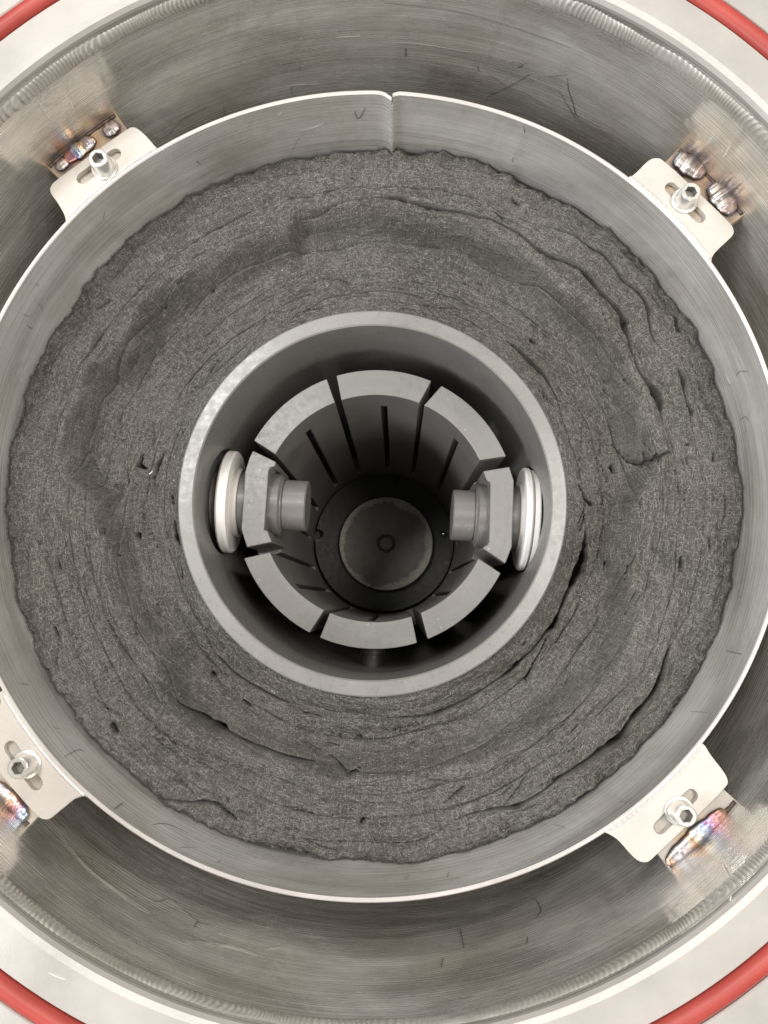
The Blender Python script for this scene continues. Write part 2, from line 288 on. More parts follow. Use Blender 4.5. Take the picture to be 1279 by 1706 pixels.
def steel_brushed(name, tint_points=(), base=(0.50, 0.485, 0.46), rough=(0.26, 0.5), streak=(4, 700), metal=0.92, mirror=0.5):
    M = Mat(name, base, 0.35, metal)
    uv = M.coord('UV', (streak[0], streak[1], 1))
    s1 = M.noise(uv, 1.0, 4, 0.6)
    uv2 = M.coord('UV', (streak[0] * 4, streak[1] * 3, 1))
    s2 = M.noise(uv2, 1.0, 3, 0.6)
    ob = M.coord('Object', (1, 1, 1))
    big = M.noise(ob, 14, 3, 0.5)
    mid = M.noise(M.coord('UV', (9, 60, 1)), 1.0, 3, 0.55)
    c = M.ramp(s1, [(0.25, tuple(v * 0.80 for v in base)), (0.75, tuple(min(1, v * 1.18) for v in base))])
    c = M.mix(0.4, c, M.ramp(s2, [(0.3, 0.62), (0.7, 1.0)]), 'MULTIPLY')
    c = M.mix(0.75, c, M.ramp(big, [(0.3, (0.74, 0.70, 0.62)), (0.5, (0.92, 0.90, 0.86)), (0.7, (1.04, 1.04, 1.04))]), 'MULTIPLY')
    c = M.mix(0.6, c, M.ramp(mid, [(0.3, 0.78), (0.7, 1.05)]), 'MULTIPLY')
    # fine bright and dark scratches along the brushing
    sc = M.noise(M.coord('UV', (streak[0] * 2.2, streak[1] * 2.4, 1)), 1.0, 2, 0.5)
    c = M.mix(M.ramp(sc, [(0.70, 0.0), (0.76, 0.6)]), c, (0.85, 0.83, 0.8))
    c = M.mix(M.ramp(sc, [(0.24, 0.5), (0.30, 0.0)]), c, (0.18, 0.17, 0.15))
    for (p, rad) in tint_points:
        v = M.n('ShaderNodeVectorMath', operation='DISTANCE')
        cc = M.n('ShaderNodeTexCoord'); M.l(cc.outputs['Object'], v.inputs[0]); v.inputs[1].default_value = p
        d = M.math('DIVIDE', v.outputs['Value'], rad)
        nn = M.noise(ob, 160, 2, 0.5)
        d = M.math('ADD', d, M.math('MULTIPLY', M.math('SUBTRACT', nn, 0.5), 0.5))
        f = M.ramp(d, [(0.25, 0.85), (0.5, 0.5), (0.75, 0.2), (1.0, 0.0)])
        tc = M.ramp(d, [(0.2, (0.12, 0.09, 0.08)), (0.38, (0.26, 0.19, 0.17)), (0.55, (0.60, 0.36, 0.16)), (0.85, (0.70, 0.56, 0.38))])
        c = M.mix(f, c, tc)
    tg = M.n('ShaderNodeTangent', direction_type='UV_MAP'); M.l(tg.outputs[0], M.b.inputs['Tangent'])
    M.b.inputs['Anisotropic'].default_value = 0.8; M.b.inputs['Anisotropic Rotation'].default_value = 0.25
    M.set('Base Color', c)
    M.set('Roughness', M.ramp(s1, [(0.2, rough[0]), (0.8, rough[1])]))
    h = M.math('ADD', M.math('MULTIPLY', s1, 0.6), M.math('MULTIPLY', s2, 0.4))
    wav = M.noise(M.coord('UV', (16, 5, 1)), 1.0, 3, 0.5, 0.6)
    wav2 = M.noise(M.coord('UV', (45, 30, 1)), 1.0, 3, 0.55, 0.4)
    n0 = M.bump(wav, 0.012, 0.7)
    n1 = M.bump(wav2, 0.0022, 0.6, n0)
    n2 = M.bump(h, 0.00015, 0.7, n1)
    # worn, matter film over the mirror: a second, rougher lobe mixed in patch by patch
    B = M.n('ShaderNodeBsdfPrincipled'); B.inputs['Metallic'].default_value = 0.25; B.inputs['Roughness'].default_value = 0.6
    M.l(c, B.inputs['Base Color']); M.l(n2, B.inputs['Normal'])
    ms = M.n('ShaderNodeMixShader')
    pt = M.noise(M.coord('UV', (6, 22, 1)), 1.0, 4, 0.6, 0.8)
    M.l(M.ramp(pt, [(0.3, max(0, mirror - 0.3)), (0.7, min(1, mirror + 0.22))]), ms.inputs[0])
    M.l(B.outputs[0], ms.inputs[1]); M.l(M.b.outputs[0], ms.inputs[2])
    M.l(ms.outputs[0], M.t.nodes['Material Output'].inputs['Surface'])
    return M.m

def blasted(name, base=(0.66, 0.635, 0.60), metal=0.35, rough=0.5):
    M = Mat(name, base, rough, metal)
    ob = M.coord('Object')
    a = M.noise(ob, 22, 4, 0.6); b = M.noise(ob, 1600, 2, 0.6); d = M.noise(ob, 150, 3, 0.6)
    c = M.ramp(a, [(0.3, tuple(v * 0.91 for v in base)), (0.7, tuple(min(1, v * 1.04) for v in base))])
    c = M.mix(0.5, c, M.ramp(b, [(0.3, 0.9), (0.7, 1.0)]), 'MULTIPLY')
    c = M.mix(M.ramp(d, [(0.60, 0.0), (0.8, 0.45)]), c, (0.5, 0.46, 0.4))
    M.set('Base Color', c)
    M.set('Roughness', M.ramp(a, [(0.3, rough - 0.08), (0.7, rough + 0.1)]))
    M.bump(b, 0.0001, 0.5, M.bump(d, 0.0004, 0.3))
    return M.m

def graphite(name, base=(0.26, 0.25, 0.235), rough=0.42, marks=0.5, metal=0.0):
    M = Mat(name, base, rough, metal, 0.6)
    ob = M.coord('Object')
    a = M.noise(ob, 30, 4, 0.6); b = M.noise(ob, 900, 3, 0.6); s = M.noise(M.coord('Object', (1, 1, 6)), 260, 3, 0.6)
    c = M.ramp(a, [(0.3, tuple(v * 0.90 for v in base)), (0.7, tuple(v * 1.1 for v in base))])
    c = M.mix(0.6, c, M.ramp(b, [(0.3, 0.84), (0.7, 1.0)]), 'MULTIPLY')
    q = M.n('ShaderNodeSeparateXYZ'); M.l(ob, q.inputs[0])
    rr = M.math('SQRT', M.math('ADD', M.math('MULTIPLY', q.outputs['X'], q.outputs['X']), M.math('MULTIPLY', q.outputs['Y'], q.outputs['Y'])))
    cb = M.n('ShaderNodeCombineXYZ'); M.l(M.math('MULTIPLY', rr, 1500.0), cb.inputs[0]); M.l(M.math('MULTIPLY', q.outputs['Z'], 500.0), cb.inputs[2])
    ringn = M.noise(cb.outputs[0], 1.0, 3, 0.6)
    c = M.mix(0.5, c, M.ramp(ringn, [(0.3, 0.80), (0.7, 1.08)]), 'MULTIPLY')
    sc = M.n('ShaderNodeTexVoronoi', feature='F1'); sc.inputs['Scale'].default_value = 120
    M.l(ob, sc.inputs['Vector'])
    c = M.mix(M.ramp(sc.outputs['Distance'], [(0.0, 0.55 * marks), (0.09, 0.0)]), c, (0.62, 0.6, 0.55))
    lines = M.noise(M.coord('Object', (14, 420, 120), (0, 0, 0.9)), 1.0, 2, 0.5)
    c = M.mix(M.ramp(lines, [(0.72, 0.0), (0.78, 0.28 * marks)]), c, (0.6, 0.58, 0.53))
    M.set('Base Color', c)
    M.set('Roughness', M.ramp(s, [(0.3, rough - 0.06), (0.7, rough + 0.12)]))
    M.bump(b, 0.0001, 0.35, M.bump(a, 0.0006, 0.2))
    return M.m

def felt_mat():
    M = Mat('carbon_felt', (0.12, 0.11, 0.1), 0.95, 0.0, 0.12)
    ob = M.coord('Object')
    big = M.noise(ob, 16, 4, 0.6, 0.4)
    hue = M.noise(M.coord('Object', (1, 1, 1), (0.3, 0.2, 0.9)), 11, 2, 0.5)
    c = M.ramp(big, [(0.3, (0.104, 0.099, 0.090)), (0.5, (0.134, 0.127, 0.116)), (0.72, (0.168, 0.160, 0.147))])
    c = M.mix(M.ramp(hue, [(0.45, 0.0), (0.65, 0.4)]), c, M.mix(1.0, c, (1.06, 0.98, 0.97), 'MULTIPLY'))
    c = M.mix(M.ramp(hue, [(0.35, 0.4), (0.5, 0.0)]), c, M.mix(1.0, c, (0.96, 1.0, 0.99), 'MULTIPLY'))
    # long streaks that follow the winding, short streaks across it (UV: x along, y radial)
    t1 = M.noise(M.coord('UV', (150, 1500, 1)), 1.0, 3, 0.65, 0.6)
    t2 = M.noise(M.coord('UV', (1400, 170, 1)), 1.0, 3, 0.65, 0.6)
    t3 = M.noise(ob, 1500, 4, 0.75)
    lay = M.noise(M.coord('UV', (7, 420, 1)), 1.0, 2, 0.5, 0.5)
    c = M.mix(0.62, c, M.ramp(t1, [(0.34, 0.65), (0.52, 0.97), (0.68, 1.4)]), 'MULTIPLY')
    c = M.mix(0.45, c, M.ramp(t2, [(0.34, 0.55), (0.52, 0.95), (0.68, 1.6)]), 'MULTIPLY')
    c = M.mix(0.9, c, M.ramp(t3, [(0.32, 0.42), (0.5, 0.95), (0.66, 1.8)]), 'MULTIPLY')
    c = M.mix(0.25, c, M.ramp(lay, [(0.35, 0.78), (0.65, 1.12)]), 'MULTIPLY')
    M.set('Base Color', c)
    n1 = M.bump(big, 0.004, 0.3)
    n2 = M.bump(lay, 0.0008, 0.6, n1)
    h = M.math('ADD', M.math('ADD', t1, t2), M.math('MULTIPLY', t3, 1.4))
    M.bump(h, 0.00055, 0.9, n2)
    return M.m

def weld_mat(name, phase=0.0, dull=0.0):
    M = Mat(name, (0.5, 0.5, 0.52), 0.34, 0.9)
    g = M.coord('UV')
    sx = M.n('ShaderNodeSeparateXYZ'); M.l(g, sx.inputs[0])
    w = M.noise(M.coord('Object'), 300, 2, 0.5)
    f = M.math('FRACT', M.math('ADD', M.math('ADD', sx.outputs['X'], phase), M.math('MULTIPLY', M.math('SUBTRACT', w, 0.5), 0.35)))
    rb = M.ramp(f, [(0.0, (0.62, 0.40, 0.22)), (0.10, (0.70, 0.26, 0.14)), (0.24, (0.60, 0.12, 0.22)), (0.34, (0.20, 0.16, 0.60)), (0.44, (0.28, 0.50, 0.80)),
                    (0.54, (0.80, 0.76, 0.66)), (0.62, (0.72, 0.38, 0.16)), (0.72, (0.36, 0.33, 0.40)), (0.88, (0.46, 0.46, 0.52)), (1.0, (0.60, 0.40, 0.24))])
    c = M.mix(dull, rb, (0.50, 0.49, 0.50))
    c = M.mix(0.38, c, (0.60, 0.56, 0.51))
    edge = M.ramp(sx.outputs['Y'], [(0.0, 1.0), (0.1, 0.9), (0.2, 0.0), (0.8, 0.0), (0.9, 0.9), (1.0, 1.0)])
    c = M.mix(edge, c, (0.09, 0.065, 0.05))
    M.set('Base Color', c)
    rip = M.n('ShaderNodeTexWave', wave_type='BANDS', bands_direction='X')
    M.l(M.coord('UV'), rip.inputs['Vector']); rip.inputs['Scale'].default_value = 4; rip.inputs['Distortion'].default_value = 1.5
    M.bump(rip.outputs['Fac'], 0.0003, 0.22)
    return M.m

def pedestal_mat():
    M = Mat('worn_pedestal', (0.06, 0.055, 0.05), 0.5, 0.0)
    c0 = M.n('ShaderNodeTexCoord'); sx = M.n('ShaderNodeSeparateXYZ'); M.l(c0.outputs['Object'], sx.inputs[0])
    r = M.math('SQRT', M.math('ADD', M.math('MULTIPLY', sx.outputs['X'], sx.outputs['X']), M.math('MULTIPLY', sx.outputs['Y'], sx.outputs['Y'])))
    ob = c0.outputs['Object']
    n1 = M.noise(ob, 55, 4, 0.65); n2 = M.noise(ob, 500, 4, 0.75)
    side = M.noise(ob, 22, 2, 0.5)
    e = M.math('ADD', r, M.math('ADD', M.math('MULTIPLY', M.math('SUBTRACT', n1, 0.5), 0.017), M.math('MULTIPLY', M.math('SUBTRACT', side, 0.5), 0.014)))
    f = M.ramp(M.math('MULTIPLY', e, 20.0), [(0.80, 0.0), (0.86, 0.8), (1.0, 1.0)])
    worn = M.mix(M.ramp(n2, [(0.3, 0.0), (0.62, 0.8)]), (0.34, 0.32, 0.27), (0.72, 0.69, 0.60))
    dark = M.ramp(n1, [(0.3, (0.17, 0.155, 0.138)), (0.7, (0.25, 0.23, 0.205))])
    M.set('Base Color', M.mix(f, dark, worn))
    M.bump(n2, 0.0004, 0.6)
    return M.m

HEAT = []
for k_, L_ in BEADS.items():
    for a_, b_, w_ in L_:
        HEAT.append((((a_[0] + b_[0]) / 2 * K, (a_[1] + b_[1]) / 2 * K, -0.001), 0.020 if k_ == 'TR' else 0.013))
STEEL_SHELL = steel_brushed('brushed_shell_steel', HEAT, base=(0.93, 0.895, 0.835), rough=(0.17, 0.36), streak=(5, 900), metal=1.0, mirror=0.70)
STEEL_DRUM = steel_brushed('brushed_drum_steel', base=(0.94, 0.925, 0.90), rough=(0.2, 0.38), streak=(5, 700), metal=1.0, mirror=0.50)
RIM = blasted('cut_sheet_edge', (0.70, 0.665, 0.63), 0.3, 0.38)
FLANGE = blasted('satin_flange_steel', (0.51, 0.485, 0.45), 0.25, 0.36)
EAR = blasted('blasted_plate', (0.64, 0.60, 0.55), 0.2, 0.45)
LUGM = steel_brushed('lug_steel', [(p, r * 1.3) for p, r in HEAT], base=(0.62, 0.585, 0.53), rough=(0.35, 0.5), streak=(60, 200), metal=0.5)
BOLT = Mat('zinc_bolt', (0.85, 0.83, 0.79), 0.3, 0.7).m
SOCKET_SHADE = Mat('socket_shade', (0.30, 0.29, 0.26), 0.45, 0.7).m  # darker bolt steel, shade of the hex recess put into the colour
RED = Mat('red_silicone', (0.56, 0.085, 0.065), 0.42, 0.0, 0.5)
_n = RED.noise(RED.coord('Object'), 30, 3); RED.set('Base Color', RED.ramp(_n, [(0.3, (0.33, 0.045, 0.035)), (0.7, (0.43, 0.065, 0.05))])); RED = RED.m
GRAPH_TUBE = graphite('graphite_tube_skin', (0.232, 0.224, 0.213), 0.30, 0.5)
GRAPH_HEAT = graphite('graphite_heater_skin', (0.195, 0.187, 0.178), 0.34, 1.0)
GRAPH_ROD = graphite('graphite_bolt_skin', (0.165, 0.156, 0.148), 0.36, 0.4)
GRAPH_DARK = graphite('dark_hearth', (0.028, 0.027, 0.025), 0.5, 0.1)
CERAMIC = Mat('white_ceramic', (0.86, 0.83, 0.78), 0.45)
_n = CERAMIC.noise(CERAMIC.coord('Object'), 120, 3); CERAMIC.set('Base Color', CERAMIC.ramp(_n, [(0.3, (0.88, 0.85, 0.81)), (0.7, (0.95, 0.93, 0.90))])); CERAMIC = CERAMIC.m
COLLAR = Mat('shaded_ceramic', (0.52, 0.49, 0.46), 0.5).m  # shade on the white collar put into its colour as grey
FELT = felt_mat()
MARK = Mat('scratch_or_glint', (0.16, 0.15, 0.135), 0.5, 0.3).m
MARK_SOFT = Mat('soft_mark', (0.34, 0.325, 0.30), 0.5, 0.5).m
ROOT = Mat('burnt_root', (0.10, 0.075, 0.06), 0.45, 0.6).m
BRIGHT = Mat('painted_glint', (0.92, 0.90, 0.86), 0.3, 0.3).m  # pale colour standing in for highlights on the shell
WELD = [weld_mat('weld_tint', 0.05), weld_mat('weld_tint_grey', 0.35, 0.7), weld_mat('weld_tint_warm', 0.55, 0.2)]
SEAMW = steel_brushed('weld_seam_steel', base=(0.74, 0.72, 0.68), rough=(0.3, 0.45), streak=(40, 200), metal=0.7)
FIBRE = Mat('pale_fibre', (0.34, 0.325, 0.30), 0.7, 0, 0.2).m
FIBRE_D = Mat('dark_fibre', (0.07, 0.065, 0.058), 0.7, 0, 0.2).m
SCRAP = Mat('white_scrap', (0.85, 0.82, 0.72), 0.5).m
PEDESTAL = pedestal_mat()

# ------------------------------------------------------------------ the chamber: flange, shell, floor, weld seam
SC = (-0.0015, 0.0115); SR = 0.2470; ZF = 0.055
GC = (-0.0007, 0.0102)
chamber = empty('vacuum_chamber', (SC[0], SC[1], -0.43), 'round polished steel furnace chamber open at the top with a wide pale flange', 'furnace chamber')
o = part('shell_wall', *lathe([(SR, 0.050), (SR, -0.05), (SR, -0.15), (SR, -0.425)], 360, *SC)[:2], STEEL_SHELL, chamber, uv=lathe([(SR, 0.050), (SR, -0.05), (SR, -0.15), (SR, -0.425)], 360, *SC)[2])
V, F, U = lathe([(0.345, -0.435), (0.345, 0.0), (SR + 0.006, 0.0), (SR + 0.006, -0.30), (SR + 0.006, -0.435)], 180, *SC)
part('outer_jacket', V, F, FLANGE, chamber, uv=U)
V, F, U = lathe([(0.0005, -0.425), (SR + 0.0055, -0.425), (SR + 0.0055, -0.434), (0.0005, -0.434)], 120, *SC)
part('chamber_floor', V, F, STEEL_SHELL, chamber, uv=U)
# flange: chamfered lip, flat face, groove for the gasket, outer face
gi, go = 0.2677, 0.2779
V, F, U = lathe([(SR + 0.0003, 0.0495), (SR + 0.0004, 0.0518), (SR + 0.0016, 0.0538), (SR + 0.0042, ZF), (gi - 0.0006, ZF), (gi, ZF - 0.0006), (gi, ZF - 0.006),
                 (go, ZF - 0.006), (go, ZF - 0.0006), (go + 0.0006, ZF), (0.338, ZF), (0.342, ZF - 0.004), (0.342, 0.0015), (SR + 0.006, 0.0015)], 360, *SC)
o = part('flange', V, F, FLANGE, chamber, uv=U, sharp=20)
# rippled weld seam round the top of the shell
NA, NZ = 4600, 11
A = np.linspace(0, 2 * PI, NA, endpoint=False)
zz = np.linspace(-1, 1, NZ)
AA, ZZ = np.meshgrid(A, zz, indexing='ij')
u_ = AA / (2 * PI) * 660 + 2.2 * vnoise(AA / (2 * PI) * 60, AA * 0 + 2, 13, 60)
wob = vnoise(AA / (2 * PI) * 90, ZZ * 0.7 + 5, 3, 90)
rip = 0.5 + 0.5 * np.cos(2 * PI * (u_ + (0.55 + 0.3 * wob) * ZZ ** 2 + 0.7 * wob))
amp = 0.75 + 0.75 * vnoise(AA / (2 * PI) * 40, AA * 0 + 9, 5, 40)
bul = np.clip(1 - ZZ ** 2, 0, 1) ** 0.6
r = SR + 0.0004 - bul * (0.0009 + 0.0010 * amp * rip ** 1.5)
zc = 0.0433 + 0.0006 * vnoise(AA / (2 * PI) * 50, AA * 0 + 4, 15, 50) + 0.0052 * ZZ * (1 + 0.2 * wob)
V = np.stack([SC[0] + r * np.cos(AA), SC[1] + r * np.sin(AA), zc], -1).reshape(-1, 3)
i, j = np.meshgrid(np.arange(NA), np.arange(NZ - 1), indexing='ij')
a = (i * NZ + j).ravel(); b = (((i + 1) % NA) * NZ + j).ravel()
part('weld_seam', V, np.stack([a, b, b + 1, a + 1], 1), SEAMW, chamber, uv=np.stack([AA * SR, zc], -1).reshape(-1, 2), sharp=0)

# gasket
gk = part('gasket_ring', *lathe([(0.2728 + 0.0044 * math.cos(t), ZF - 0.0015 + 0.0044 * math.sin(t)) for t in np.linspace(0, 2 * PI, 21)], 360, SC[0] + 0.0002, SC[1] - 0.0002,
          rf=lambda A: 0.0003 * np.sin(3 * A + 1) + 0.0002 * np.sin(7 * A))[:2], RED, None, sharp=0)
merge(gk)
tag(gk, 'red rubber sealing ring seated in the groove of the pale flange', 'gasket')

# ------------------------------------------------------------------ shell scratch marks and painted glints
def marks(tabs, parent, r0, inward=None):
    for L in tabs:
        P = smooth_path(np.array(L) * K, 4)
        w = random.uniform(0.5, 1.0) * r0
        V, F = tube_path(P, [w * (0.3 + 0.7 * math.sin(PI * (i + 0.3) / len(P))) for i in range(len(P))], 4)
        part('scratch_or_glint', V, F, random.choice([MARK, MARK_SOFT]), parent)
marks(SHELL_MARKS, chamber, 0.00045)
for L_ in SHELL_GLINTS:  # bright strips laid on the wall as painted glints
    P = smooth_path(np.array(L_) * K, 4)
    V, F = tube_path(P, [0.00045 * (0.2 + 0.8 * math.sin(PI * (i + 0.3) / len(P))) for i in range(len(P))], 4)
    part('scratch_or_glint', V, F, BRIGHT, chamber)

# ------------------------------------------------------------------ the drum that holds the felt
DC = (-0.00165, 0.01116)
def drum_dr(A):
    return K * (DRUM[0] - 214.85 + DRUM[1] * np.cos(2 * A) + DRUM[2] * np.sin(2 * A) + DRUM[3] * np.cos(3 * A) + DRUM[4] * np.sin(3 * A))
SEAM = math.radians(SEAM_DEG)
def drum_rf(A):
    t = np.minimum((A - SEAM) % (2 * PI), 2 * PI - (A - SEAM) % (2 * PI))
    left = ((A - SEAM) % (2 * PI)) < PI
    return drum_dr(A) + np.where(left, -0.0022, 0.0) * np.exp(-(t / 0.022) ** 2) - 0.0014 * np.exp(-(t / 0.010) ** 2)
drum = empty('insulation_drum', (DC[0], DC[1], -0.30), 'open steel sheet drum with a bright rim standing round the dark felt', 'drum')
RO = 0.21485; TH = 0.0023
prof = [(RO - TH, -0.30), (RO - TH, -0.12), (RO - TH, -0.0006), (RO - TH + 0.0006, 0.0), (RO - 0.0006, 0.0), (RO, -0.0006), (RO, -0.12), (RO, -0.30)]
V, F, U = lathe(prof[:3] + prof[5:], 720, *DC, rf=drum_rf, a0=SEAM + 0.0028, a1=SEAM + 2 * PI - 0.0028)
V, F, U = lathe(prof, 720, *DC, rf=drum_rf, a0=SEAM + 0.0010, a1=SEAM + 2 * PI - 0.0010, closed_profile=True)
dw = part('drum_wall', V, F, STEEL_DRUM, drum, uv=U)
dw.data.materials.append(RIM)
zs_ = np.array([p.center[2] for p in dw.data.polygons])
dw.data.polygons.foreach_set('material_index', (zs_ > -0.0007).astype(np.int32))
# the lap strip behind the seam
V, F, U = lathe([(RO - TH - 0.0004, -0.30), (RO - TH - 0.0004, -0.0030)], 6, *DC, rf=drum_rf, a0=SEAM - 0.006, a1=SEAM + 0.006)
part('seam_strip', V, F, STEEL_DRUM, drum, uv=U)
marks(DRUM_MARKS, drum, 0.00030)

def arc_loop(p, q, w, n=7):
    """stadium outline round p-q"""
    p = np.array(p); q = np.array(q); d = q - p; a0 = math.atan2(d[1], d[0]); L = []
    for k in range(n + 1): a = a0 - PI / 2 + PI * k / n; L.append(tuple(q + w * np.array([math.cos(a), math.sin(a)])))
    for k in range(n + 1): a = a0 + PI / 2 + PI * k / n; L.append(tuple(p + w * np.array([math.cos(a), math.sin(a)])))
    return L
EAR_LABEL = {}
for k_, pts in EARS.items():
    P = np.array(pts) * K
    out = [np.array(q) for q in P]
    for _ in range(2):
        nw = [out[0]]
        for q0, q1 in zip(out, out[1:]): nw += [q0 * .75 + q1 * .25, q0 * .25 + q1 * .75]
        out = nw + [out[-1]]
    out = out[1:-1]
    a_s = math.atan2(P[0][1] - DC[1], P[0][0] - DC[0]); a_e = math.atan2(P[-1][1] - DC[1], P[-1][0] - DC[0])
    d_ = (a_s - a_e + PI) % (2 * PI) - PI
    back = []
    for t in np.linspace(0, 1, 25):
        a_ = a_e + d_ * t; r_ = RO + drum_rf(np.array([a_]))[0] - 0.0007
        back.append((DC[0] + r_ * math.cos(a_), DC[1] + r_ * math.sin(a_)))
    outline = [tuple(q) for q in out] + back
    hole = arc_loop(np.array(SLOTS[k_][0]) * K, np.array(SLOTS[k_][1]) * K, 0.0033)
    ear = prism('mounting_ear', outline, -0.0036, -0.0004, EAR, drum, hole, 0.0004)
    # uneven bead where the ear meets the rim
    bp_ = [(x, y, -0.0003) for x, y in back[::-1][1:-1]]
    bp_ = [Vector(q) + Vector((DC[0] - q[0], DC[1] - q[1], 0)).normalized() * -0.0009 for q in bp_]
    bp_ = smooth_path(np.array([tuple(q) for q in bp_]), 3)
    V, F = tube_path(bp_, [0.0006 + 0.00035 * abs(math.sin(i * 0.9) + random.uniform(-.5, .5)) for i in range(len(bp_))], 6)
    part('ear_weld', V, F, RIM, ear)
# ------------------------------------------------------------------ lugs welded to the shell, weld beads
for k_, pts in LUGS.items():
    P = [np.array(p) * K for p in pts]
    # two outer corners are run on to the shell wall, two inner ones go under the ear
    c = np.array(SC)
    mid = sum(P) / 4; nrm = (mid - c) / np.linalg.norm(mid - c)
    o1, o2 = P[1], P[2]
    def on_shell(q):
        v = q - c; return c + v / np.linalg.norm(v) * (SR + 0.0005)
    o1s, o2s = on_shell(o1), on_shell(o2)
    def inner(q): return c + (q - c) / np.linalg.norm(q - c) * (np.linalg.norm(q - c) * 0 + 0.2205)
    out = [tuple(inner(o1))]
    out += [tuple(o1s)]
    a1_ = math.atan2(*(o1s - c)[::-1]); a2_ = math.atan2(*(o2s - c)[::-1]); dd = (a2_ - a1_ + PI) % (2 * PI) - PI
    for t in np.linspace(0.1, 0.9, 9): out.append((c[0] + (SR + 0.0005) * math.cos(a1_ + dd * t), c[1] + (SR + 0.0005) * math.sin(a1_ + dd * t)))
    out += [tuple(o2s), tuple(inner(o2))]
    lug = prism('support_lug', out, -0.0100, -0.0042, LUGM, chamber, None, 0.0004)
    # thin dark root run along the joint of lug and shell
    jl = [(c[0] + (SR - 0.0006) * math.cos(a1_ + dd * t), c[1] + (SR - 0.0006) * math.sin(a1_ + dd * t), -0.0042) for t in np.linspace(0.02, 0.98, 40)]
    V, F = tube_path(jl, [0.0009 + 0.0005 * random.random() for _ in jl], 6)
    part('root_run', V, F, ROOT, lug, sharp=0)
    for bi, (a_, b_, w_) in enumerate(BEADS[k_]):
        a_ = np.array([*a_, 0]) * K; b_ = np.array([*b_, 0]) * K; w = w_ * K * 1.3
        sh_ = np.array([*(nrm * -0.0012), 0]); a_ = a_ + sh_; b_ = b_ + sh_
        cen = (a_ + b_) / 2; ax = (b_ - a_); ln = np.linalg.norm(ax); ax /= ln
        up = np.array([0, 0, 1.0]); rad = np.cross(ax, up)
        nu, nv = 28, 16; V = []; U = []
        for i in range(nu + 1):
            t = i / nu; s_ = math.sin(PI * min(max(t, 0.0), 1.0)) ** 0.36
            s_ *= 1 + 0.07 * math.sin(t * 17 + bi) + 0.03 * math.sin(t * 41)
            # bead follows the shell curve
            pos = a_ + (b_ - a_) * t
            for j in range(nv):
                f = 2 * PI * j / nv
                V.append(pos + s_ * w * (math.cos(f) * rad * 0.95 + math.sin(f) * up * 0.55) + up * 0.0)
                U.append((t, j / nv * 2 % 1.0))
        F = [[i * nv + j, i * nv + (j + 1) % nv, (i + 1) * nv + (j + 1) % nv, (i + 1) * nv + j] for i in range(nu) for j in range(nv)]
        V = np.array(V) + np.array([0, 0, -0.0030])
        mt = {'TL': [WELD[1], WELD[0], WELD[1]], 'TR': [WELD[1], WELD[1]], 'BR': [WELD[0]], 'BL': [WELD[2]]}[k_][bi]
        part('weld_bead', V, F, mt, lug, uv=np.array(U), sharp=0)

# ------------------------------------------------------------------ socket head bolts
BL_LABEL = {'TL': 'socket head bolt in the slotted plate at the upper left beside the rainbow weld',
            'TR': 'socket head bolt in the slotted plate at the upper right beside the dark blue welds',
            'BR': 'socket head bolt in the slotted plate at the lower right beside the long rainbow weld',
            'BL': 'socket head bolt in the slotted plate cut by the left edge at the lower left'}
def hexloop(r, n=6, off=0): return [(r * math.cos(2 * PI * k / n + off), r * math.sin(2 * PI * k / n + off)) for k in range(n)]
for k_ in ('TL', 'TR', 'BR', 'BL'):
    x, y = BOLTS[k_]; x *= K; y *= K
    b = empty('cap_screw', (x, y, -0.0004), BL_LABEL[k_], 'bolt', 'socket head bolts holding the drum ears')
    off = random.uniform(0, 1)
    V, F, U = lathe([(0.0001, 0.0003), (0.0068, 0.0003), (0.0073, -0.0), (0.0073, -0.0006 + 0.0003)], 48, x, y)
    V, F, U = lathe([(0.0040, -0.0002), (0.0067, -0.0002), (0.0070, 0.0001), (0.0070, 0.0007), (0.0067, 0.0009), (0.0001, 0.0009)], 48, x, y)
    part('washer', V, F, BOLT, b, uv=U)
    # head: outer wall, rounded top edge, hexagonal socket
    bm = bmesh.new(); n = 48; rings = []
    for (r_, z_) in [(0.0056, 0.0009), (0.0058, 0.0012), (0.0052, 0.0092), (0.0050, 0.0097), (0.0046, 0.0100)]:
        rings.append([bm.verts.new((x + r_ * math.cos(2 * PI * i / n + off), y + r_ * math.sin(2 * PI * i / n + off), z_)) for i in range(n)])
    def hexpt(i, rr):
        a = 2 * PI * i / n; s = (a % (PI / 3)) - PI / 6
        q = rr * math.cos(PI / 6) / math.cos(s); return q * math.cos(a + off), q * math.sin(a + off)
    for (rr, z_) in [(0.0035, 0.0100), (0.0032, 0.0097), (0.0031, 0.0055)]:
        rings.append([bm.verts.new((x + hexpt(i, rr)[0], y + hexpt(i, rr)[1], z_)) for i in range(n)])
    for A_, B_ in zip(rings, rings[1:]):
        for i in range(n): bm.faces.new((A_[i], A_[(i + 1) % n], B_[(i + 1) % n], B_[i]))
    bm.faces.new(rings[-1])
    me = bpy.data.meshes.new('screw_head'); bmesh.ops.recalc_face_normals(bm, faces=bm.faces); bm.to_mesh(me); bm.free()
    me.shade_smooth(); me.set_sharp_from_angle(angle=math.radians(28))
    link('screw_head', me, BOLT, b); me.materials.append(SOCKET_SHADE)
    for p in me.polygons:
        cc = p.center
        if math.hypot(cc[0] - x, cc[1] - y) < 0.0034 and cc[2] < 0.0096: p.material_index = 1
    V, F, U = lathe([(0.0038, 0.0), (0.0038, -0.016), (0.0001, -0.016)], 24, x, y)
    part('shank', V, F, BOLT, b, uv=U)

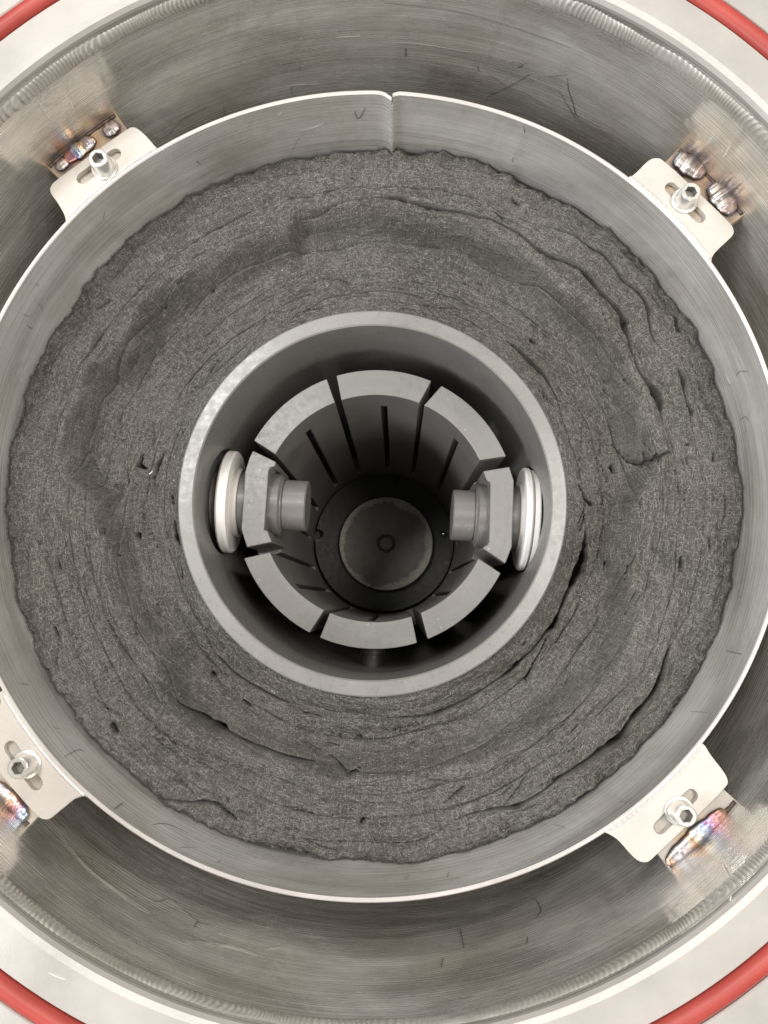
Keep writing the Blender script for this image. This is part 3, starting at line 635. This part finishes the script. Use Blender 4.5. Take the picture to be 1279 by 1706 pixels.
# ------------------------------------------------------------------ felt insulation
TC = np.array((-0.0007, 0.0034)); TR_OUT = 0.1114
NPH = 1500
PH = np.linspace(0, 2 * PI, NPH, endpoint=False); DG = np.degrees(PH)
def periodic(tab, key=1):
    a = np.array([t[0] for t in tab]); v = np.array([t[key] for t in tab]) * K
    o = np.argsort(a); a = a[o]; v = v[o]
    return np.interp(DG, np.r_[a[-1] - 360, a, a[0] + 360], np.r_[v[-1], v, v[0]])
def smooth(v, n):
    k = np.hanning(n + 2)[1:-1]; k /= k.sum()
    return np.convolve(np.r_[v[-n:], v, v[:n]], k, 'same')[n:-n]
edge = periodic(FELT_EDGE)
edge = edge + 0.0006 + 0.0016 * vnoise(DG / 360 * 220, DG * 0, 21, 220) + 0.0014 * vnoise(DG / 360 * 75, DG * 0 + 3, 22, 75) + 0.0005 * vnoise(DG / 360 * 700, DG * 0 + 3, 23, 700)
# never through the drum
ca = np.cos(PH); sa = np.sin(PH)
off = TC - np.array(DC)
def drum_limit():
    lo = np.full(NPH, 0.15); hi = np.full(NPH, 0.26)
    for _ in range(40):
        m_ = (lo + hi) / 2; X = off[0] + m_ * ca; Y = off[1] + m_ * sa
        R_ = RO - TH + drum_rf(np.arctan2(Y, X)) - 0.0003
        ins = np.hypot(X, Y) < R_; lo = np.where(ins, m_, lo); hi = np.where(ins, hi, m_)
    return lo
LIM = drum_limit()
edge = np.minimum(edge, LIM)
cont = smooth(periodic(CONTOUR), 15)
bases = [TR_OUT + 0.0004, 0.1252, 0.1385, 0.1520, 0.1650, 0.1770, 0.1915]
BND = []; OPEN = []
for i, b0 in enumerate(bases):
    r_ = b0 + (0.0 if i == 0 else 1.0) * (0.0020 * vnoise(DG / 360 * 14, DG * 0 + i * 3, 31 + i, 14) + 0.0007 * vnoise(DG / 360 * 50, DG * 0, 41 + i, 50))
    w_ = np.full(NPH, 0.00003) + (0.0 if i == 0 else 1) * 0.0005 * np.clip(vnoise(DG / 360 * 36, DG * 0, 51 + i, 36) - 0.35, 0, 1)
    if i == 0: w_ = 0.0002 + 0.0012 * np.clip(vnoise(DG / 360 * 30, DG * 0, 57, 30) - 0.2, 0, 1)
    for (bi, pts) in TRACES:
        if bi != i: continue
        p = sorted(pts); a = np.array([q[0] for q in p]); 
        if a[-1] - a[0] > 180:
            a = np.where(a > 180, a - 360, a); o_ = np.argsort(a); p = [p[k] for k in o_]; a = a[o_]
        rr = np.array([q[1] for q in p]) * K; ww = np.array([q[2] for q in p]) * (0.00048 if i == 1 else 0.00058)
        a0, a1 = a[0], a[-1]; mid = (a0 + a1) / 2
        g = (DG - mid + 180) % 360 - 180 + mid
        inside = np.clip(1 - np.maximum(a0 - g, g - a1) / 9.0, 0, 1); inside = inside * inside * (3 - 2 * inside)
        rt = np.interp(g, a, rr)
        r_ = r_ * (1 - inside) + rt * inside
        wi = np.clip(1 - np.maximum(a0 - g, g - a1) / 1.2, 0, 1)
        w_ = np.where(wi > 0, 0.00015 + np.interp(g, a, ww) * wi * (1 + 0.25 * vnoise(DG / 360 * 300, DG * 0, 77, 300)), w_)
    BND.append(r_); OPEN.append(w_)
BND.append(edge); OPEN.append(np.full(NPH, 0.0))
for i in range(1, len(BND)):
    if i < len(BND) - 1: BND[i] = smooth(BND[i], 7)
# keep boundaries ordered without moving those traced from open cracks too much
for i in range(len(BND) - 2, 0, -1): BND[i] = np.minimum(BND[i], BND[i + 1] - 0.0035)
for i in range(1, len(BND) - 1): BND[i] = np.maximum(BND[i], BND[i - 1] + 0.0035)

SEGL = []
for s_ in SLITS:
    for (x0, y0, w0), (x1, y1, w1) in zip(s_, s_[1:]): SEGL.append((x0 * K, y0 * K, w0 * K * 1.15, x1 * K, y1 * K, w1 * K * 1.15))
gq = np.random.default_rng(33)
for _ in range(150):
    a_ = gq.random() * 2 * PI; r_ = 0.117 + 0.086 * gq.random(); n_ = gq.integers(2, 6); w_ = 0.00012 + 0.0003 * gq.random() ** 2; dr_ = gq.normal(0, 0.0007)
    P_ = [(TC[0] + (r_ + dr_ * k) * math.cos(a_ + k * 0.0035 / r_), TC[1] + (r_ + dr_ * k) * math.sin(a_ + k * 0.0035 / r_)) for k in range(n_ + 1)]
    for k in range(n_):
        SEGL.append((*P_[k], w_ * math.sin(PI * (k + .35) / (n_ + .7)), *P_[k + 1], w_ * math.sin(PI * (k + 1.35) / (n_ + 1.7))))
def height(x, y, r, ph_idx_f, dedge, dbnd):
    """x, y arrays; r radius from tube centre; dedge distance to felt edge; dbnd distance to nearest layer boundary"""
    c_ = np.interp(ph_idx_f, np.arange(NPH + 1), np.r_[cont, cont[0]])
    u = (r - c_)
    step = 1 / (1 + np.exp(-(u + 0.001) / 0.0026))
    step2 = 1 / (1 + np.exp(-(r - (c_ * 0.55 + 0.055)) / 0.004))
    z = -0.0480 + 0.0110 * np.exp(-((r - TR_OUT) / 0.012) ** 2)
    z = z - (1 - step) * (0.0130 + 0.0110 * np.clip((r - TR_OUT) / 0.03, 0, 1))
    z = z + 0.0045 * np.exp(-((u - 0.007) / 0.006) ** 2)
    z = z - 0.0020 * np.clip(1 - dedge / 0.022, 0, 1) ** 2
    z = z - 0.0030 * np.exp(-dedge / 0.0014)
    eg = np.clip(1 - dedge / 0.012, 0, 1)
    z = z + eg * (0.0030 * vnoise(x / 0.0075 + 50, y / 0.0075 + 50, 71) + 0.0016 * vnoise(x / 0.0035 + 50, y / 0.0035 + 50, 72))
    # broad waves, winding ridges, fine tufting
    z = z + 0.0026 * vnoise(x / 0.030 + 20, y / 0.030 + 20, 61) + 0.0016 * vnoise(x / 0.013 + 40, y / 0.013 + 40, 62)
    a_ = ph_idx_f / NPH
    z = z + 0.0015 * vnoise(a_ * 34 , (r + 0.003 * vnoise(a_ * 24, r / 0.05, 91, 24)) / 0.0052, 69, 34) + 0.0010 * vnoise(a_ * 60, r / 0.0024, 63, 60) + 0.0004 * vnoise(a_ * 150, r / 0.0011, 64, 150)
    z = z + 0.00022 * vnoise(x / 0.0016 + 70, y / 0.0016 + 70, 65) + 0.00016 * vnoise(x / 0.0009 + 70, y / 0.0009 + 70, 66)
    z = z - np.clip(0.0005 + 0.0024 * vnoise(a_ * 22, r / 0.01, 67, 22), 0.0, 1) * np.exp(-dbnd / 0.0009)
    return z
def carve(x, y):
    d = np.zeros_like(x)
    for (x0, y0, w0, x1, y1, w1) in SEGL:
        m_ = (x > min(x0, x1) - 0.004) & (x < max(x0, x1) + 0.004) & (y > min(y0, y1) - 0.004) & (y < max(y0, y1) + 0.004)
        if not m_.any(): continue
        X = x[m_]; Y = y[m_]; dx, dy = x1 - x0, y1 - y0
        t = np.clip(((X - x0) * dx + (Y - y0) * dy) / (dx * dx + dy * dy + 1e-12), 0, 1)
        dist = np.hypot(X - x0 - t * dx, Y - y0 - t * dy); w = w0 + (w1 - w0) * t
        g = np.clip(1.35 - dist / np.maximum(w, 0.0002), 0, 1)
        d[m_] = np.maximum(d[m_], g * np.minimum(0.011, 0.003 + w * 9))
    return d
# lump centres, pixel-free millimetre table
LUMP_MM = [(185.97, 105.21, 9, 3.0), (-40.17, 166.7, 10, 1.5), (-22.66, 161.99, 8, -2.2), (10.02, 161.73, 12, -2.0), (39.0, 161.5, 10, -2.0), (82.36, 161.16, 9, 2.0), (74.89, 146.11, 9, -2.5), (-94.15, -172.67, 12, 2.0), (99.16, 106.83, 9, -2.0), (214.64, 11.04, 8, 1.5), (13.01, -193.02, 12, 2.0), (3.05, -183.49, 8, -1.5), (-109.13, 124.85, 14, -2.0), (-142.48, 44.12, 14, -2.0), (144.39, 79.12, 12, -1.8), (35.78, 219.25, 8, 2.4), (-23.03, 215.15, 8, 1.8)]

felt = empty('felt_insulation', (TC[0], TC[1], -0.30), 'thick dark grey carbon felt wound in cracked layers round the graphite tube', 'felt insulation')
HMAP = []
for i in range(len(BND) - 1):
    r0 = BND[i] + OPEN[i]; r1 = BND[i + 1] - OPEN[i + 1]
    wid = (r1 - r0)
    nr = max(8, int(wid.mean() / 0.00072))
    u = np.linspace(0, 1, nr + 1)
    u = u + 0.0
    R_ = r0[:, None] + wid[:, None] * u[None, :]
    PX = np.repeat(np.arange(NPH)[:, None], nr + 1, 1).astype(float)
    X = TC[0] + R_ * ca[:, None]; Y = TC[1] + R_ * sa[:, None]
    dbn = np.minimum(R_ - BND[i][:, None] if i > 0 else 1.0, BND[i + 1][:, None] - R_ if i < len(BND) - 2 else 1.0)
    ded = edge[:, None] - R_
    Z = height(X, Y, R_, PX, ded, np.abs(dbn))
    for (lx, ly, lr, lh) in LUMP_MM: Z = Z + lh * K * np.exp(-((X - lx * K) ** 2 + (Y - ly * K) ** 2) / (lr * K) ** 2)
    Z = Z - carve(X, Y)
    HMAP.append((r0, r1, nr, Z))
    # side walls: one ring straight down at each side
    dn = 0.022
    Rf = np.concatenate([R_[:, :1], R_, R_[:, -1:]], 1)
    Zf = np.concatenate([Z[:, :1] - dn, Z, Z[:, -1:] - dn], 1)
    Xf = TC[0] + Rf * ca[:, None]; Yf = TC[1] + Rf * sa[:, None]
    k = nr + 3
    V = np.stack([Xf, Yf, Zf], -1).reshape(-1, 3)
    vv = Rf.copy(); vv[:, 0] -= dn; vv[:, -1] += dn
    U = np.stack([np.repeat((PH * 0.16)[:, None], k, 1), vv], -1).reshape(-1, 2)
    a_, b_ = np.meshgrid(np.arange(NPH), np.arange(k - 1), indexing='ij')
    p = (a_ * k + b_).ravel(); q = (((a_ + 1) % NPH) * k + b_).ravel()
    part('felt_layer', V, np.stack([p, p + 1, q + 1, q], 1), FELT, felt, uv=U, sharp=0)
# felt packing deep below the cracks
V, F, U = lathe([(TR_OUT + 0.0005, -0.088), (0.155, -0.088), (0.196, -0.078)], 180, TC[0], TC[1])
part('felt_packing', V, F, FELT, felt, uv=U)

def felt_z(x, y):
    dx = x - TC[0]; dy = y - TC[1]; r = np.hypot(dx, dy); a = (np.arctan2(dy, dx) % (2 * PI)) / (2 * PI) * NPH
    ia = np.floor(a).astype(int) % NPH
    z = np.full(x.shape, np.nan)
    for (r0, r1, nr, Z) in HMAP:
        u = (r - r0[ia]) / (r1[ia] - r0[ia]); m_ = (u >= 0) & (u <= 1)
        z[m_] = Z[ia[m_], np.clip((u[m_] * nr).round().astype(int), 0, nr)]
    return z
def fibre_mesh(name, n, lmin, lmax, width, mat, lift, seed, tang=0.5, dark=False, rmin=0.112, rmax=0.216):
    g = np.random.default_rng(seed)
    a = g.random(n) * 2 * PI; r = np.sqrt(rmin ** 2 + g.random(n) * (rmax ** 2 - rmin ** 2))
    x = TC[0] + r * np.cos(a); y = TC[1] + r * np.sin(a)
    L = lmin + (lmax - lmin) * g.random(n) ** 2
    mode = g.random(n)
    th = np.where(mode < tang, a + PI / 2 + g.normal(0, 0.35, n), np.where(mode < tang + 0.25, a + g.normal(0, 0.3, n), g.random(n) * 2 * PI))
    bend = g.normal(0, 0.5, n)
    seg = 3; P = []
    px, py, t = x - np.cos(th) * L / 2, y - np.sin(th) * L / 2, th - bend / 2
    for s in range(seg + 1):
        P.append((px.copy(), py.copy(), t.copy()))
        px = px + np.cos(t) * L / seg; py = py + np.sin(t) * L / seg; t = t + bend / seg
    Zs = [felt_z(p[0], p[1]) for p in P]
    ok = np.all([~np.isnan(z) for z in Zs], 0)
    zz = np.stack(Zs); ok &= (np.nanmax(zz, 0) - np.nanmin(zz, 0)) < 0.0025
    idx = np.where(ok)[0]; m_ = len(idx)
    V = np.zeros((m_, (seg + 1) * 2, 3)); lf = lift * (0.4 + g.random(m_))
    roll = g.normal(0, 0.5, m_)
    for s in range(seg + 1):
        X, Y, T = P[s]; X = X[idx]; Y = Y[idx]; T = T[idx]; z = Zs[s][idx] + lf * (1.6 if s in (1, 2) else 0.7)
        w = width * (0.6 if s in (0, seg) else 1)
        nx, ny = -np.sin(T) * w / 2, np.cos(T) * w / 2
        V[:, s * 2] = np.stack([X - nx, Y - ny, z - roll * w / 2], 1); V[:, s * 2 + 1] = np.stack([X + nx, Y + ny, z + roll * w / 2], 1)
    k = (seg + 1) * 2
    base = np.arange(m_)[:, None] * k
    F = np.concatenate([np.stack([base[:, 0] + 2 * s, base[:, 0] + 2 * s + 2, base[:, 0] + 2 * s + 3, base[:, 0] + 2 * s + 1], 1) for s in range(seg)])
    o = part(name, V.reshape(-1, 3), F, mat, felt, sharp=0)
    o['kind'] = 'stuff'
    return o
fibre_mesh('loose_fibres', 60000, 0.0008, 0.0040, 0.00013, FIBRE, 0.00018, 5)
fibre_mesh('dark_fibres', 26000, 0.0012, 0.0050, 0.00018, FIBRE_D, 0.00015, 6)
# ragged hairs along the outer edge and beside the drum
g = np.random.default_rng(8); V = []; F = []
for i in range(7000):
    k = g.integers(NPH); r_ = edge[k] - abs(g.normal(0, 0.0018)); a = PH[k]
    p = np.array([TC[0] + r_ * math.cos(a), TC[1] + r_ * math.sin(a)])
    z = felt_z(p[:1], p[1:])[0]
    if np.isnan(z): continue
    th = a + g.normal(0, 1.0); L = 0.001 + 0.0045 * g.random() ** 3
    room = LIM[k] - r_
    L = min(L, max(room, 0.0006))
    q = p + L * np.array([math.cos(th), math.sin(th)])
    nx, ny = -math.sin(th) * 0.00009, math.cos(th) * 0.00009
    b0 = len(V); h = g.random() * 0.0016
    V += [(p[0] - nx, p[1] - ny, z), (p[0] + nx, p[1] + ny, z), (q[0] + nx * .5, q[1] + ny * .5, z + h), (q[0] - nx * .5, q[1] - ny * .5, z + h)]
    F.append([b0, b0 + 1, b0 + 2, b0 + 3])
o = part('edge_fibres', V, np.array(F), FIBRE_D, felt, sharp=0); o['kind'] = 'stuff'
g = np.random.default_rng(19); V = []; F = []
for i in range(90):
    a = g.random() * 2 * PI; r_ = 0.118 + 0.088 * g.random(); p = np.array([TC[0] + r_ * math.cos(a), TC[1] + r_ * math.sin(a)])
    z = felt_z(p[:1], p[1:])[0]
    if np.isnan(z): continue
    s_ = 0.00018 + 0.0003 * g.random() ** 3; b0 = len(V); th = g.random() * 3
    for dx, dy, dz in ((1, 0, 0), (-.5, .8, 0), (-.6, -.7, 0), (0.1, 0, 1)):
        V.append((p[0] + s_ * (dx * math.cos(th) - dy * math.sin(th)), p[1] + s_ * (dx * math.sin(th) + dy * math.cos(th)), z + 0.0002 + s_ * dz))
    F += [[b0, b0 + 1, b0 + 3], [b0 + 1, b0 + 2, b0 + 3], [b0 + 2, b0, b0 + 3]]
o = part('white_specks', V, F, SCRAP, felt, sharp=0); o['kind'] = 'stuff'
for x_, y_, l_, w_, lab in [(-137.84, 23.64, 6, 1.2, 'tiny curled white scrap in a crack left of the graphite tube'), (-198.25, -79.12, 10, 0.6, 'short pale thread at the lower left edge of the felt')]:
    z_ = float(np.nan_to_num(felt_z(np.array([x_ * K]), np.array([y_ * K])), nan=-0.052)[0]) + 0.0008
    P = [(x_ * K + l_ * 0.00028 * math.cos(0.6) * t, y_ * K + l_ * 0.00028 * math.sin(0.9) * t + 0.0004 * t * t, z_ + 0.0002 * (1 - t * t)) for t in np.linspace(-1, 1, 9)]
    V, F = tube_path(P, w_ * 0.00030, 6)
    o = part('felt_scrap', V, F, SCRAP); tag(o, lab, 'scrap')

# ------------------------------------------------------------------ graphite tube with bores for the electrodes
def on_axis(x):          # electrode axis through the heater, slightly turned
    return np.array([x, 0.0088 + (x + 0.093) * (-0.0116 / 0.189), -0.100])
AX = on_axis(0.1) - on_axis(-0.1); AX /= np.linalg.norm(AX)
tube = empty('graphite_tube', (TC[0], TC[1], -0.40), 'machined grey graphite tube standing in the middle of the felt', 'tube')
tube_prof = [(0.1023, -0.34), (0.1023, -0.0428), (0.1031, -0.0420), (0.1106, -0.0420), (0.1114, -0.0428), (0.1114, -0.34)]
V, F, U = lathe(tube_prof, 256, TC[0], TC[1], closed_profile=True)
tw = part('tube_wall', V, F, GRAPH_TUBE, None, uv=U); merge(tw)
cutters = []
for sgn, x0, x1 in ((-1, -0.0930, -0.1040), (1, 0.0930, 0.1032)):
    for rr, xa, xb in ((0.0343, x0, x1),):
        c0 = on_axis(xa); c1 = on_axis(xb); L = np.linalg.norm(c1 - c0); d = (c1 - c0) / L
        cutters.append(axis_part('cutter', [(0.00001, 0), (rr, 0), (rr, L), (0.00001, L)], c0, d, None, None, 64))
for cobj in cutters:
    md = tw.modifiers.new('bore', 'BOOLEAN'); md.object = cobj; md.operation = 'DIFFERENCE'; md.solver = 'EXACT'
dg = bpy.context.evaluated_depsgraph_get(); dg.update()
me = bpy.data.meshes.new_from_object(tw.evaluated_get(dg)); me.name = 'tube_wall'
tw.modifiers.clear(); old = tw.data; tw.data = me
me.shade_smooth(); me.set_sharp_from_angle(angle=math.radians(30))
for cobj in cutters: bpy.data.objects.remove(cobj)
tw.parent = tube; tw.matrix_parent_inverse = Matrix.Translation(-Vector(tube.location))

# ------------------------------------------------------------------ slotted graphite heater
HC = np.array([0.0006, 0.00255]); HO, HI = 0.0862, 0.0702
HT, HM, HB = -0.075, -0.103, -0.372
heater = empty('graphite_heater', (HC[0], HC[1], -0.40), 'slotted grey graphite heater crown of eight segments inside the tube', 'heater')
rad = math.radians
def ring_block(name, ao0, ao1, ai0, ai1, z0, z1, mat, parent, ro=HO, ri=HI):
    n = max(4, int(abs(ao1 - ao0) / 2.2)); out = []
    for t in np.linspace(ao0, ao1, n): out.append((HC[0] + ro * math.cos(rad(t)), HC[1] + ro * math.sin(rad(t))))
    for t in np.linspace(ai1, ai0, n): out.append((HC[0] + ri * math.cos(rad(t)), HC[1] + ri * math.sin(rad(t))))
    return prism(name, out, z0, z1, mat, parent)
def join(objs):
    bm = bmesh.new()
    for q in objs: bm.from_mesh(q.data)
    keep = objs[0]; bm.to_mesh(keep.data); bm.free()
    for q in objs[1:]: bpy.data.objects.remove(q)
    keep.data.shade_smooth(); keep.data.set_sharp_from_angle(angle=math.radians(30))
    return keep
MIDS = {'TR': 42.3, 'T': 86.2, 'TL': 130.0, 'BL': 223.0, 'B': 267.0, 'BR': 312.0}
for k_, (o_hi, o_lo, i_lo, i_hi) in {k: (max(v[0], v[1]), min(v[0], v[1]), min(v[2], v[3]), max(v[2], v[3])) for k, v in SEGS.items()}.items():
    md = MIDS[k_]; hw = 1.7
    i_lo += 0.3; i_hi -= 0.3
    c1 = np.linspace(0, 1, 9); t1 = (md - hw - i_lo) / (i_hi - i_lo); t2 = (md + hw - i_lo) / (i_hi - i_lo)
    ts = np.r_[c1 * t1, t2 + (1 - t2) * c1]; NC = len(ts); slit = 8
    V = []; F = []
    for z in (HT, HM, HB + 0.0192):
        for t in ts:
            for (r_, lo, hi) in ((HI, i_lo, i_hi), (HO, o_lo, o_hi)):
                a_ = rad(lo + (hi - lo) * t); V.append((HC[0] + r_ * math.cos(a_), HC[1] + r_ * math.sin(a_), z))
    def ix(l, c, s): return (l * NC + c) * 2 + s
    for c_ in range(NC - 1):
        for l in (0, 1):
            if l == 1 and c_ == slit: continue
            for s in (0, 1): F.append([ix(l, c_, s), ix(l, c_ + 1, s), ix(l + 1, c_ + 1, s), ix(l + 1, c_, s)])
        F.append([ix(0, c_, 0), ix(0, c_ + 1, 0), ix(0, c_ + 1, 1), ix(0, c_, 1)])
        l = 1 if c_ == slit else 2
        F.append([ix(l, c_, 0), ix(l, c_ + 1, 0), ix(l, c_ + 1, 1), ix(l, c_, 1)])
    for c_, ls in ((0, (0, 1)), (NC - 1, (0, 1)), (slit, (1,)), (slit + 1, (1,))):
        for l in ls: F.append([ix(l, c_, 0), ix(l, c_, 1), ix(l + 1, c_, 1), ix(l + 1, c_, 0)])
    sg = fix_normals(part('heater_segment', V, F, GRAPH_HEAT, heater)); sg.data.shade_smooth(); sg.data.set_sharp_from_angle(angle=math.radians(30)); bevel(sg, 0.0004, 2, 50)
for tabk, (lo, hi, md) in {'L': (155.0, 200.6, 177.5), 'R': (-24.6, 20.0, -2.0)}.items():
    outl = [(x * K, y * K) for x, y in (PAD_LEFT if tabk == 'L' else PAD_RIGHT)]
    a = prism('heater_segment', outl, -0.133, HT, GRAPH_HEAT, heater)
    hw = 1.05
    b1 = ring_block('x', lo, md - hw * .9, lo + .5, md - hw, HB + 0.02, -0.133, GRAPH_HEAT, None)
    b2 = ring_block('x', md + hw * .9, hi, md + hw, hi - .5, HB + 0.02, -0.133, GRAPH_HEAT, None)
    join([a, b1, b2]); bevel(a, 0.0005, 2, 50)
    a['label'] = 'flat sided pad bored for the electrode bolt'
# foot: full ring joining all segments, slits open down to it
V, F, U = lathe([(HI + 0.0002, HB - 0.01), (HI + 0.0002, HB + 0.0195), (HO - 0.0002, HB + 0.0195), (HO - 0.0002, HB - 0.01)], 160, HC[0], HC[1])
part('foot_ring', V, F, GRAPH_HEAT, heater, uv=U)

# ------------------------------------------------------------------ electrode bolts and ceramic insulators
for s, nm in ((-1, 'left'), (1, 'right')):
    if s < 0: X = dict(seat=-0.1041, disc0=-0.0967, disc1=-0.0902, collar=-0.0861, pad_o=-0.0800, pad_i=-0.0665, st1=-0.0590, cap=-0.0437)
    else:     X = dict(seat=0.1031, disc0=0.0966, disc1=0.0919, collar=0.0902, pad_o=0.0845, pad_i=0.0705, st1=0.0630, cap=0.0489)
    d = -AX * s          # pointing to the furnace axis
    def L(x): return abs(x - X['seat'])
    org = on_axis(X['seat'])
    e = empty('electrode_bolt', tuple(on_axis(X['pad_i'])), 'stepped graphite bolt through the %s pad of the heater' % nm, 'bolt')
    axis_part('bolt_shaft', [(0.0001, 0.001), (0.0203, 0.001), (0.0203, L(X['pad_o']) + 0.003), (0.0001, L(X['pad_o']) + 0.003)], org, d, GRAPH_ROD, e)
    axis_part('bolt_collar', [(0.0001, L(X['pad_i']) - 0.004), (0.0200, L(X['pad_i']) - 0.004), (0.0200, L(X['st1']) - 0.0018), (0.0192, L(X['st1']) - 0.001), (0.0180, L(X['st1']) - 0.0006), (0.0178, L(X['st1'])), (0.0001, L(X['st1']))], org, d, GRAPH_ROD, e)
    q = axis_part('bolt_head', [(0.0001, L(X['st1']) - 0.001), (0.0160, L(X['st1']) - 0.001), (0.0157, L(X['st1']) + 0.0003), (0.0163, L(X['st1']) + 0.0008), (0.0163, L(X['cap']) - 0.0008), (0.0156, L(X['cap'])), (0.0001, L(X['cap']))], org, d, GRAPH_ROD, e)
    c = empty('ceramic_insulator', tuple(on_axis(X['disc0'])), 'white ceramic washer round the electrode at the %s wall of the tube' % nm, 'insulator')
    axis_part('washer_disc', [(0.0206, L(X['disc0'])), (0.0318, L(X['disc0'])), (0.0330, L(X['disc0']) + 0.0012), (0.0330, L(X['disc1']) - 0.0012), (0.0318, L(X['disc1'])), (0.0206, L(X['disc1']))], org, d, CERAMIC, c)
    axis_part('washer_collar', [(0.0206, L(X['disc1']) - 0.0005), (0.0222, L(X['disc1']) - 0.0005), (0.0222, L(X['collar']) - 0.0004), (0.0218, L(X['collar'])), (0.0206, L(X['collar']))], org, d, COLLAR, c)
    if s > 0:
        axis_part('backing_ring', [(0.0206, 0.0022), (0.0312, 0.0022), (0.0318, 0.003), (0.0318, L(X['disc0']) - 0.0006), (0.0206, L(X['disc0']) - 0.0006)], org, d, CERAMIC, c)
# third support pin low behind the heater
pin = axis_part('support_pin', [(0.0001, 0), (0.0082, 0), (0.0090, 0.0008), (0.0090, 0.004), (0.0075, 0.0045), (0.0075, 0.0125), (0.0001, 0.0125)], (-0.0033, -0.0868, -0.140), (0, -1, 0), GRAPH_DARK, None, 32)
tag(pin, 'small dark stub between the heater and the near wall of the tube', 'pin')

# ------------------------------------------------------------------ hearth plate, pedestal and screw
ZD = -0.380
out = []
notches = [(14.1, 67.3, 5.2), (-65.3, 11.9, 5.2), (64.0, 11.5, 5.2)]
NN = 360
for i in range(NN):
    a = 2 * PI * i / NN; r_ = 0.0690
    x = 0.0010 + r_ * math.cos(a); y = 0.0038 + r_ * math.sin(a)
    for nx, ny, nr in notches:
        nx *= K; ny *= K; nr *= K
        d = math.hypot(x - nx, y - ny)
        if d < nr: # slide the rim point inwards along its radius until it leaves the notch
            while math.hypot(x - nx, y - ny) < nr and r_ > 0.05:
                r_ -= 0.0002; x = 0.0010 + r_ * math.cos(a); y = 0.0038 + r_ * math.sin(a)
    out.append((x, y))
hearth = prism('hearth_plate', out, ZD - 0.008, ZD, GRAPH_DARK, None)
tag(hearth, 'black round plate with edge notches at the bottom of the heater', 'plate')
ped = empty('pedestal', (0.0030, 0.0013, ZD), 'round worn metal pedestal top with a centre hole on the black plate', 'pedestal')
V, F, U = lathe([(0.0462, 0.0003), (0.0462, 0.0092), (0.0455, 0.0100), (0.0100, 0.0100), (0.0093, 0.0098), (0.0090, 0.0092), (0.0090, 0.0020), (0.0001, 0.0020)], 128)
o = part('pedestal_top', V, F, PEDESTAL, None, uv=U); o.parent = ped
V, F, U = lathe([(0.0001, 0.0086), (0.0060, 0.0086), (0.0067, 0.0080), (0.0067, 0.0025)], 48)
o = part('centre_plug', V, F, GRAPH_ROD, None, uv=U); o.parent = ped
bm = bmesh.new(); bmesh.ops.create_uvsphere(bm, u_segments=24, v_segments=14, radius=0.0032)
me = bpy.data.meshes.new('steel_ball'); bm.to_mesh(me); bm.free(); me.shade_smooth()
ball = link('steel_ball', me, Mat('polished_ball', (0.8, 0.8, 0.8), 0.12, 1.0).m)
ball.location = (0.0600, 0.0112, ZD + 0.0033)
tag(ball, 'tiny shiny ball at the right rim of the black bottom plate', 'ball')
# dark base under everything in the tube
V, F, U = lathe([(0.0001, -0.395), (0.1120, -0.395), (0.1120, -0.41), (0.0001, -0.41)], 96, TC[0], TC[1])
part('tube_floor', V, F, GRAPH_DARK, tube, uv=U)
